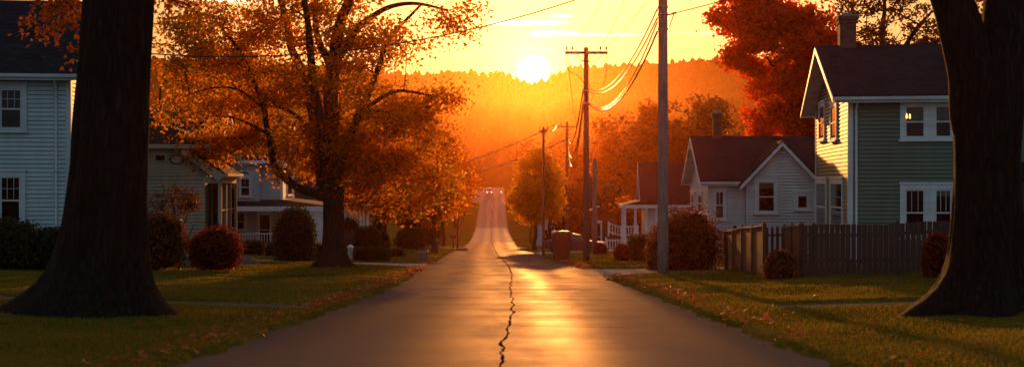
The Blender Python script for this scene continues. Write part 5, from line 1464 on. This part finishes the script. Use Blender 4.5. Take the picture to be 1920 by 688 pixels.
def picket_fence(label, a, c, H, pitch, pw, mat, posts=2.4, pointed=True, name='picket_fence', rails=(.3, .8), floor=.06, zfun=None):
    a = Vector((*a, 0)); c = Vector((*c, 0)); zf = zfun or gz
    root = empty(name, (a.x, a.y, zf(a)), 0, label, 'fence'); o = root.location
    dr = (c-a).normalized(); ang = math.atan2(dr.y, dr.x); L_ = (c-a).length
    for p in run_pts(a, c, posts):
        mb = MB(); M_ = Matrix.Translation(Vector((p.x, p.y, zf(p)))-o) @ Matrix.Rotation(ang, 4, 'Z')
        mb.box(-.05, .05, .035, .135, -.3, H+.03, M_); mb.tbox(0, .085, H+.03, H+.10, .12, .12, .03, .03, M_); mb.build('post', mat, root, bevel=.005)
    n = int(L_/pitch); mb = MB(); rr_ = random.Random(int(L_*100))
    for i in range(n):
        t_ = (i+.5)/n; p = a.lerp(c, t_); h_ = H+rr_.uniform(-.015, .015); w_ = pw/2
        M_ = Matrix.Translation(Vector((p.x, p.y, zf(p)))-o) @ Matrix.Rotation(ang+rr_.uniform(-.02, .02), 4, 'Z')
        mb.box(-w_, w_, -.011, .011, floor, h_-(.06 if pointed else 0), M_)
        if pointed: mb.tbox(0, 0, h_-.06, h_, pw, .022, pw*.25, .022, M_)
    mb.build('pickets', mat, root)
    for f_ in rails:
        mb = MB(); q = [Vector((p.x, p.y, zf(p)+H*f_))-o for p in run_pts(a, c, .8)]
        for u, v in zip(q[:-1], q[1:]):
            d = (v-u).length; M_ = Matrix.Translation((u+v)/2) @ Matrix.Rotation(ang, 4, 'Z') @ Matrix.Rotation(-math.asin((v.z-u.z)/d), 4, 'Y'); mb.box(-d/2, d/2, .012, .05, -.04, .04, M_)
        mb.build('rail', mat, root)
    return root
X = lambda px, d: ((px-960)/F*d, d)
board_fence('solid brown board fence with light cap rail receding beside the white cottage', X(1433, 35.2), X(1360, 45), 1.52, 2.4)
picket_fence('dark picket fence seen through the opening between the two board fences', X(1376, 46), X(1524, 43.5), 1.62, .22, .12, m_fence2)
board_fence('short solid board fence return with light cap at the corner of the long picket fence', X(1502, 34.3), X(1471, 38), 1.52, 2)
picket_fence('long brown picket fence in front of the sage green house', X(1505, 34.1), X(2050, 33.2), 1.50, .150, .132, m_fence, pointed=False)
m_wp = noisy('white_picket_paint', (.6, .6, .58), (.76, .76, .74), scale=3, rough=.5)
zr_up = P(0, 442, 88).z; zr_lo = P(0, 464, 84).z
picket_fence('upper white baluster railing at the far cottage porch', X(1141, 88), X(1196, 88), .75, .19, .06, m_wp, pointed=False, rails=(.08, .93), zfun=lambda q: zr_up+(.25 if q.x < X(1146, 88)[0] else 0))
picket_fence('lower white picket fence before the far cottage, behind the shrubs', X(1136, 83), X(1192, 83), .95, .19, .07, m_wp, rails=(.15, .85))
# brown gate and white post by the maple
picket_fence('narrow brown wooden gate right of the maple trunk', X(641, 62), X(659, 62), 1.45, .12, .10, m_fence, posts=1.0, name='garden_gate')
q = G(657, 60); root = empty('gate_post', q, 0, 'white square gate post with a cap beside the low clipped hedge', 'post')
mb = MB(); mb.box(-.12, .12, -.12, .12, -.2, .62); mb.build('post', m_wp, root, bevel=.01); mb = MB(); mb.box(-.16, .16, -.16, .16, .62, .68); mb.tbox(0, 0, .68, .78, .3, .3, .08, .08); mb.build('cap', m_wp, root)

# ------------------------------------------------------------------ shrubs
def B(px, d, wpx, hpx, shape, lm, label, seed, n=3500, leaf=.07, core=None, rough=.12, depth=None, lean=0, name='shrub', group=None):
    k = d/F; bush(name, label, 'shrub', G(px, d, -.05), wpx*k/2, (depth or wpx*k/2), hpx*k, n, leaf, lm, core or m_core, seed, shape, group, rough, lean)
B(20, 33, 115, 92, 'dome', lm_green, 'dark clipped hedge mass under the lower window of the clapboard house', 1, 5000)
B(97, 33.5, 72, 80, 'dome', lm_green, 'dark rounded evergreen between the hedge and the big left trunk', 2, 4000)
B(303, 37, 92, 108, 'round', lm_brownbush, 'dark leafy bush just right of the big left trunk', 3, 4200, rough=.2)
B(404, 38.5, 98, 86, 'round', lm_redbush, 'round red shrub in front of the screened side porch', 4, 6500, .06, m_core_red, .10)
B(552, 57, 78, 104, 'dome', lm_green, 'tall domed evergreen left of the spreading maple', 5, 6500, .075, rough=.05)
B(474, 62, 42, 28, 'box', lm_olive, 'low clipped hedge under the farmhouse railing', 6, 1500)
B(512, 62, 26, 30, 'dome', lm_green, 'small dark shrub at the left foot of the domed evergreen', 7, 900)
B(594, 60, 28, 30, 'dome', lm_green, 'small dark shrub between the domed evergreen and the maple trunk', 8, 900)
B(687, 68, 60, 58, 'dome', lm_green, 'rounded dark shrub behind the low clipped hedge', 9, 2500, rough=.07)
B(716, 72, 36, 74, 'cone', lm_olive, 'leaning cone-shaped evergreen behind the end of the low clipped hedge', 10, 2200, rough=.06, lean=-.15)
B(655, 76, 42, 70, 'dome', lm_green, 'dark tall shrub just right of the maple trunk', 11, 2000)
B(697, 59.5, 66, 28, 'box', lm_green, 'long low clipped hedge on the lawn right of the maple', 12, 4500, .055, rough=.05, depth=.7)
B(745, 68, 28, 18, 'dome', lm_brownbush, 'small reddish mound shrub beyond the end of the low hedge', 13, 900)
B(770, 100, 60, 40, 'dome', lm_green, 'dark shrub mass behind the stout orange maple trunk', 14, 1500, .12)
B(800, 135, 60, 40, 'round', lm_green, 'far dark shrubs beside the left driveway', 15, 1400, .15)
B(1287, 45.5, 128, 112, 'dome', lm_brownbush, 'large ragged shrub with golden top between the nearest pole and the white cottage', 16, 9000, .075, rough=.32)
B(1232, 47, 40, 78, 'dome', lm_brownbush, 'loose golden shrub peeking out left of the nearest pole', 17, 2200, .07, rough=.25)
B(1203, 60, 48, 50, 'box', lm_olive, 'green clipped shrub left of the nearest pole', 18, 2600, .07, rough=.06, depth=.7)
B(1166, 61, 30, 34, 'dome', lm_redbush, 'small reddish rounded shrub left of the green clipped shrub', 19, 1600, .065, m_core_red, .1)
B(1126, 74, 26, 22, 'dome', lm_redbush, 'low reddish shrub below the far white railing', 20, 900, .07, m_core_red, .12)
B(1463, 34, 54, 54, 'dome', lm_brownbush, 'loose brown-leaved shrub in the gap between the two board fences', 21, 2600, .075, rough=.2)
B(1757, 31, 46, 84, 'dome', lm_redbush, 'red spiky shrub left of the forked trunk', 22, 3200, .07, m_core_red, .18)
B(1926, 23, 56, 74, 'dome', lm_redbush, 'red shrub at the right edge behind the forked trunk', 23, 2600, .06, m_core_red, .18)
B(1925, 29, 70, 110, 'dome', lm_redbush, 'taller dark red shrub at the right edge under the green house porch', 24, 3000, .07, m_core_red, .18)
# small multi-stem shrub tree in front of the porch house
g = G(330, 38); q = lambda px, py, dy=0: tuple((P(px, py, 38+dy)-g)) 
def Lq(*w): return [(q(a, b_)[0], dy, q(a, b_)[2], r_) for a, b_, dy, r_ in w]
grow_tree('ornamental_tree', 'small bare-stemmed ornamental tree with rusty leaves before the cream porch house', 'tree', g,
    [Lq((332, 498, 0, .05), (330, 450, 0, .04), (328, 410, 0, .03), (322, 370, 0, .02)), Lq((330, 470, 0, .03), (342, 425, .1, .024), (356, 385, .2, .012)), Lq((331, 480, 0, .03), (315, 430, -.1, .02), (300, 385, -.1, .012)), Lq((332, 490, 0, .03), (352, 445, .1, .02), (362, 420, .1, .010))],
    [(*q(322, 378), .75, .6, .55, 3), (*q(355, 375), .45, .5, .4, 1.2), (*q(300, 385), .4, .4, .4, 1)], 85, .06, 17, .10, lm_brown, bark_thin, 91, gap=0, twig_r=.006, step=.2)
# bare sapling at the left kerb
g = G(857, 112); k = 112/F
grow_tree('sapling', 'thin leafless sapling leaning beside the road on the left', 'tree', g,
    [[(0, 0, -.2, .10), (0, 0, 1.5, .085), (.1, 0, 3.0, .06), (.5, .1, 5.2, .03)], [(0, 0, 1.8, .05), (.7, 0, 3.4, .035), (1.0, .1, 5.0, .015)], [(.05, 0, 2.3, .04), (-.4, .1, 3.8, .02)]],
    [(.5, 0, 4.2, .7, .5, 1.2, 1)], 14, .1, 1, .1, lm_brown, bark_thin, 92, bare=.9, twig_r=.012)

# ------------------------------------------------------------------ wheeled bin
m_bin = noisy('red_brown_plastic', (.19, .026, .016), (.26, .04, .024), scale=4, rough=.45)
m_lid = noisy('faded_lid_plastic', (.15, .05, .04), (.22, .08, .06), scale=4, rough=.4)
m_rub = noisy('rubber', (.012, .012, .012), (.03, .03, .03), scale=8, rough=.8)
def wheeled_bin():
    d = 65; g = G(1053, d); k = d/F; H = 54*k; W0, W1 = 25*k, 32*k
    root = empty('wheeled_bin', g, R(6), 'tall red-brown wheeled bin with a pale domed lid, on the grass beside the road', 'bin')
    mb = MB(); mb.tbox(0, 0, .05, H*.86, W0, W0*1.05, W1, W1*1.12); mb.tbox(0, 0, H*.86, H*.91, W1*1.07, W1*1.19, W1*1.07, W1*1.19); mb.build('body', m_bin, root, bevel=.03)
    mb = MB()
    for s in (-1, 1): mb.tbox(s*W0*.28, -W0*.535, .12, H*.7, .05, .04, .05, .04, Matrix.Translation((0, 0, 0)) @ Matrix.Rotation(R(-1.6), 4, 'X'))
    mb.build('body_rib', m_bin, root)
    mb = MB(); mb.tbox(0, -.02, H*.912, H*.955, W1*1.12, W1*1.25, W1*1.08, W1*1.2); mb.tbox(0, -.02, H*.955, H, W1*1.08, W1*1.2, W1*.82, W1*.9); l = mb.build('lid', m_lid, root, bevel=.025)
    mb = MB(); mb.tube([(-.12, -W1*.64, H*.94), (-.1, -W1*.68, H*.93), (.1, -W1*.68, H*.93), (.12, -W1*.64, H*.94)], .018, 6); mb.build('lid_grip', m_lid, l)
    mb = MB(); mb.tube([(-W1*.42, W1*.55, H*.88), (-W1*.42, W1*.72, H*.93), (W1*.42, W1*.72, H*.93), (W1*.42, W1*.55, H*.88)], .025, 8); mb.build('handle', m_bin, root, True)
    for s in (-1, 1):
        M_ = Matrix.Translation((s*W0*.52, W0*.48, .13)) @ Matrix.Rotation(R(90), 4, 'Y')
        mb = MB(); mb.lathe([(.06, -.035), (.13, -.035), (.14, 0), (.13, .035), (.06, .035)], 18, M_); mb.build('wheel', m_rub, root, True)
wheeled_bin()

# ------------------------------------------------------------------ vehicles
def paint_mat(name, c, r=.25): return noisy(name, tuple(v*.9 for v in c), c, scale=2, rough=r, spec=.6)
m_headlamp = emit_mat('lit_headlamp', (1, .78, .45), 5); m_tail = noisy('tail_lamp_plastic', (.35, .02, .015), (.5, .04, .03), scale=3, rough=.2)
m_cglass = glass_mat('car_glass', (.03, .03, .035), .05); m_rim = noisy('alloy_rim', (.35, .35, .35), (.5, .5, .5), scale=5, rough=.3, metallic=.8)
m_plate = noisy('number_plate', (.5, .5, .48), (.62, .62, .6), scale=4, rough=.5)
def car(label, loc, rz, body_c, kind='suv', lights=False, name='parked_car', cat='car'):
    """front at -y. Stations across the length: (y, z low, z belt, z roof, half width low, half width belt, half width roof)"""
    root = empty(name, loc, rz, label, cat)
    st = {'suv': [(-2.25, .42, .78, .78, .80, .78, .70), (-2.1, .32, .92, .92, .88, .86, .78), (-1.25, .28, 1.06, 1.08, .91, .90, .80), (-.55, .28, 1.08, 1.62, .92, .91, .68), (.1, .28, 1.10, 1.74, .92, .91, .66), (1.5, .28, 1.12, 1.70, .92, .91, .66), (2.05, .30, 1.10, 1.28, .90, .88, .74), (2.2, .42, .98, 1.0, .82, .80, .72)],
          'sedan': [(-2.3, .40, .66, .66, .78, .76, .68), (-2.1, .30, .78, .79, .86, .85, .76), (-1.0, .26, .90, .92, .89, .88, .78), (-.3, .26, .92, 1.32, .90, .89, .62), (.2, .26, .93, 1.42, .90, .89, .60), (1.0, .26, .94, 1.36, .90, .89, .60), (1.65, .28, .95, .98, .89, .87, .74), (2.2, .36, .88, .90, .82, .80, .70), (2.32, .46, .78, .78, .76, .74, .68)]}[kind]
    mb = MB(); ring = []
    for y, zl_, zb_, zt, wl_, wb, wr in st:
        ring.append([Vector(p) for p in ((-wl_, y, zl_), (-wb*1.01, y, (zl_+zb_)/2+.05), (-wb, y, zb_), (-wr, y, zt), (wr, y, zt), (wb, y, zb_), (wb*1.01, y, (zl_+zb_)/2+.05), (wl_, y, zl_))])
    n = 8; vs = [p for r_ in ring for p in r_]; m = len(ring)
    fs = [(i*n+j, (i+1)*n+j, (i+1)*n+(j+1) % n, i*n+(j+1) % n) for i in range(m-1) for j in range(n)] + [tuple(range(n)), tuple((m-1)*n+j for j in reversed(range(n)))]
    mb.add(vs, fs); bm_ = paint_mat(name+'_paint', body_c); bo = mb.build('body', bm_, root, False, bevel=.04)
    # glass set just outside the body skin
    def pane(a, b_, c, d_, nm='window'):
        mid = (a+b_+c+d_)/4; q = [mid + (p-mid)*.86 for p in (a, b_, c, d_)]; nn = (q[1]-q[0]).cross(q[2]-q[0]).normalized(); out = 1 if nn.dot(mid - Vector((0, 0, .8))) > 0 else -1
        mb = MB(); mb.poly_prism([p - nn*out*.01 for p in q], nn*out*.025); mb.build(nm, m_cglass, root)
    i = 2; pane(ring[i][3], ring[i][4], ring[i+1][4], ring[i+1][3], 'windshield')
    j = 5; pane(ring[j][3], ring[j][4], ring[j+1][4], ring[j+1][3], 'rear_window')
    for s, (u, v) in (('l', (2, 3)), ('r', (5, 4))):
        for k in (3, 4): pane(ring[k][u], ring[k+1][u], ring[k+1][v], ring[k][v], 'side_window')
    wy = (-1.4, 1.4)
    for y in wy:
        for s in (-1, 1):
            M_ = Matrix.Translation((s*.82, y, .33)) @ Matrix.Rotation(R(90), 4, 'Y')
            w_ = MB(); w_.lathe([(.2, -.11), (.31, -.11), (.335, -.06), (.335, .06), (.31, .11), (.2, .11)], 22, M_); wo2 = w_.build('wheel', m_rub, root, True)
            w_ = MB(); w_.lathe([(.04, -.115), (.2, -.10), (.21, .10), (.04, .115)], 16, M_); w_.build('rim', m_rim, wo2)
    yf, yb = st[0][0], st[-1][0]; zl0 = st[0][2]
    for s in (-1, 1):
        M_ = Matrix.Translation((s*.60, yf+.02, zl0-.10)) @ Matrix.Rotation(R(90), 4, 'X')
        mb = MB(); mb.lathe([(.02, .0), (.11, .0), (.12, .03), (.09, .06), (.01, .07)], 14, M_); mb.build('headlight', m_headlamp if lights else m_cglass, root, True)
        mb = MB(); zt_ = st[-1][2]; mb.box(s*.70-.1, s*.70+.1, yb-.06, yb+.03, zt_-.2, zt_-.02); mb.build('tail_light', m_tail, root, bevel=.01)
        mb = MB(); mb.box(s*.98-.07, s*.98+.07, -.85, -.72, 1.0 if kind == 'suv' else .88, 1.14 if kind == 'suv' else 1.0); mb.build('wing_mirror', bm_, root, bevel=.02)
    mb = MB(); mb.box(-.5, .5, yf-.02, yf+.04, zl0-.16, zl0-.03); mb.build('grille', m_black, root)
    mb = MB(); mb.box(-.78, .78, yf-.07, yf+.03, .40, .54); mb.build('bumper', m_black, root, bevel=.02)
    mb = MB(); mb.box(-.76, .76, yb-.03, yb+.07, .44, .58); mb.build('bumper', m_black, root, bevel=.02)
    mb = MB(); mb.box(-.24, .24, yf-.085, yf-.075, .42, .52); mb.build('number_plate', m_plate, root)
    return root
def on_pave(px, d): x = (px-960)/F*d; return Vector((x, d, float(zpave(x, d))+.006))
slope = math.atan(.06)
c_ = car('pale car with both headlights on, coming over the far crest of the road', on_pave(917.5, 326), R(1), (.52, .5, .48), 'suv', True, 'oncoming_car'); c_.rotation_euler.x = slope*.9
c_ = car('dark parked sedan half hidden between the red-brown bin and the tall crossarm pole', G(1079, 86, -.10), R(78), (.05, .03, .03), 'sedan'); c_.location.z = float(zpave(c_.location.x, 86))+.01
c_ = car('grey parked car showing one red tail light behind the lower white picket fence', Vector((X(1130, 112)[0], 112, float(zg(X(1130, 112)[0], 112))+.01)), R(186), (.16, .16, .165), 'suv')
def motorcycle(label, loc, rz):
    root = empty('motorcycle', loc, rz, label, 'motorcycle')
    for y in (-.72, .72):
        M_ = Matrix.Translation((0, y, .32)) @ Matrix.Rotation(R(90), 4, 'Y')
        mb = MB(); mb.lathe([(.22, -.06), (.30, -.06), (.32, 0), (.30, .06), (.22, .06)], 20, M_); w_ = mb.build('wheel', m_rub, root, True); mb = MB(); mb.lathe([(.03, -.04), (.22, -.03), (.22, .03), (.03, .04)], 12, M_); mb.build('rim', m_rim, w_)
    mb = MB(); mb.tube([(0, -.35, .75), (0, 0, .82), (0, .35, .72)], [.12, .17, .1], 12); mb.build('fuel_tank', m_black, root, True)
    mb = MB(); mb.tube([(0, .2, .74), (0, .6, .76), (0, .85, .84)], [.11, .14, .08], 10); mb.build('seat', m_rub, root, True)
    mb = MB(); mb.tbox(0, .05, .25, .65, .3, .5, .36, .6); mb.build('engine', m_rim, root, bevel=.03)
    mb = MB()
    for s in (-1, 1): mb.tube([(s*.09, -.72, .32), (s*.09, -.45, .95)], .03, 8)
    mb.tube([(-.38, -.28, 1.02), (-.2, -.42, 1.0), (.2, -.42, 1.0), (.38, -.28, 1.02)], .022, 8); mb.build('handlebar', m_steel, root, True)
    mb = MB(); mb.lathe([(.01, .12), (.10, .06), (.12, -.02)], 16, Matrix.Translation((0, -.56, .86)) @ Matrix.Rotation(R(-90), 4, 'X')); mb.build('headlight_shell', m_black, root, True)
    mb = MB(); mb.lathe([(.01, .05), (.11, .03), (.12, 0), (.01, -.02)], 16, Matrix.Translation((0, -.61, .86)) @ Matrix.Rotation(R(90), 4, 'X')); mb.build('headlight', m_headlamp, root, True)
    mb = MB(); mb.box(-.12, .12, .88, .96, .72, .82); mb.build('tail_light', m_tail, root)
    return root
mo = motorcycle('motorcycle with its headlight on, right of the oncoming pale car', on_pave(939.5, 323), R(3)); mo.rotation_euler.x = slope*.9
m2 = copy_tree(mo); m2.location = on_pave(888, 309); m2.location.z = float(zpave(m2.location.x, 309))+.006; m2.rotation_euler = (0, 0, R(10)); m2['label'] = 'motorcycle with its headlight on, waiting in the cross street at left'
mo['group'] = m2['group'] = 'motorcycles at the far crossing'

# ------------------------------------------------------------------ small things
# crow standing in the road
q = on_pave(921.5, 272); root = empty('bird', q, R(70), 'small black bird standing in the middle of the far road', 'bird')
mb = MB(); mb.tube([(-.34, 0, .25), (-.2, 0, .27), (0, 0, .30), (.13, 0, .37), (.19, 0, .46), (.25, 0, .49), (.30, 0, .485), (.36, 0, .47)], [.02, .055, .105, .085, .05, .052, .025, .006], 12)
for s in (-1, 1): mb.tube([(0, s*.04, .22), (.02, s*.045, .1), (.0, s*.045, .01), (.07, s*.05, .005)], .012, 6)
mb.build('body', m_black, root, True); mb = MB()
for s in (-1, 1): mb.tube([(.1, s*.085, .33), (-.08, s*.1, .29), (-.3, s*.05, .24)], [.03, .05, .01], 8)
mb.build('wing', m_black, root, True)
# grey utility box
q = G(793, 66); root = empty('utility_box', q, R(-4), 'low grey utility box on the left verge near the driveway mouth', 'utility box')
m_box = noisy('grey_enamel', (.10, .10, .095), (.17, .165, .155), scale=4, rough=.6)
mb = MB(); mb.box(-.30, .30, -.2, .2, -.1, .34); mb.build('cabinet', m_box, root, bevel=.02); mb = MB(); mb.tbox(0, 0, .34, .40, .64, .45, .58, .38); mb.build('lid', m_box, root, bevel=.01)
mb = MB(); mb.box(-.27, .27, -.206, -.2, .04, .30); dr_ = mb.build('door', m_box, root); mb = MB(); mb.box(.16, .2, -.222, -.206, .15, .2); mb.build('latch', m_steel, dr_)
# thin dark post
q = G(819.5, 84); root = empty('wooden_post', q, 0, 'thin dark wooden post in front of the slim orange street tree', 'post')
mb = MB(); mb.lathe([(.06, -.3), (.055, 1.2), (.02, 1.23)], 10); mb.build('post', m_fence2, root, True); mb = MB(); mb.box(-.07, .07, -.07, -.05, .9, 1.05); mb.build('reflector_plate', m_steel, root)
# garden lamp
q = G(802, 76); root = empty('garden_lamp', q, 0, 'small dark garden lamp with a pale lens on the left verge behind the grey box', 'lamp')
mb = MB(); mb.lathe([(.025, -.1), (.025, .22), (.09, .23), (.10, .3), (.03, .36)], 12); mb.build('lamp_body', m_black, root, True); mb = MB(); mb.lathe([(.01, .0), (.07, .0), (.06, .05), (.01, .06)], 12, Matrix.Translation((.02, -.08, .28)) @ Matrix.Rotation(R(90), 4, 'X')); mb.build('lens', m_wp, root, True)
# mailbox
q = G(850, 118); root = empty('mailbox', q, R(80), 'small dark mailbox on a post beside the bare sapling', 'mailbox')
mb = MB(); mb.box(-.06, .06, -.06, .06, -.2, 1.05); mb.build('post', m_fence2, root); mb = MB()
pr = [(-.14, 0), (.14, 0), (.14, .18)] + [(.14*math.cos(t_), .18+.14*math.sin(t_)) for t_ in np.linspace(.3, math.pi-.3, 7)] + [(-.14, .18)]
mb.poly_prism([Vector((a, -.3, 1.05+b_)) for a, b_ in pr], (0, .6, 0)); bx_ = mb.build('box', m_black, root); mb = MB(); mb.box(.145, .16, -.1, -.02, 1.2, 1.42); mb.build('flag', m_tail, bx_)
# boulders at the porch steps and by the far drive
m_stone = noisy('field_stone', (.10, .09, .08), (.22, .20, .18), scale=5, rough=.9, bump=.5)
def rock(label, px, d, r_, seed):
    mb = MB(); n = 12
    for j in range(7):
        e = math.pi*(j/6-.5)
        for i in range(n):
            a = 2*math.pi*i/n; p = Vector((math.cos(e)*math.cos(a), math.cos(e)*math.sin(a), math.sin(e))); k_ = 1+.3*mnoise.noise(p*1.4+Vector((seed, 0, 0))); mb.v.append((p.x*k_*r_*1.3, p.y*k_*r_, p.z*k_*r_*.6+r_*.3))
    for j in range(6):
        for i in range(n): mb.f.append((j*n+i, j*n+(i+1) % n, (j+1)*n+(i+1) % n, (j+1)*n+i))
    o = mb.build('boulder', m_stone, None, True); o.location = G(px, d); tag(o, label, 'boulder')
rock('grey boulder at the edge of the left driveway, far down the road', 868, 105, .4, 3)
rock('flat grey stone beside the steps of the screened porch', 458, 46, .35, 5)
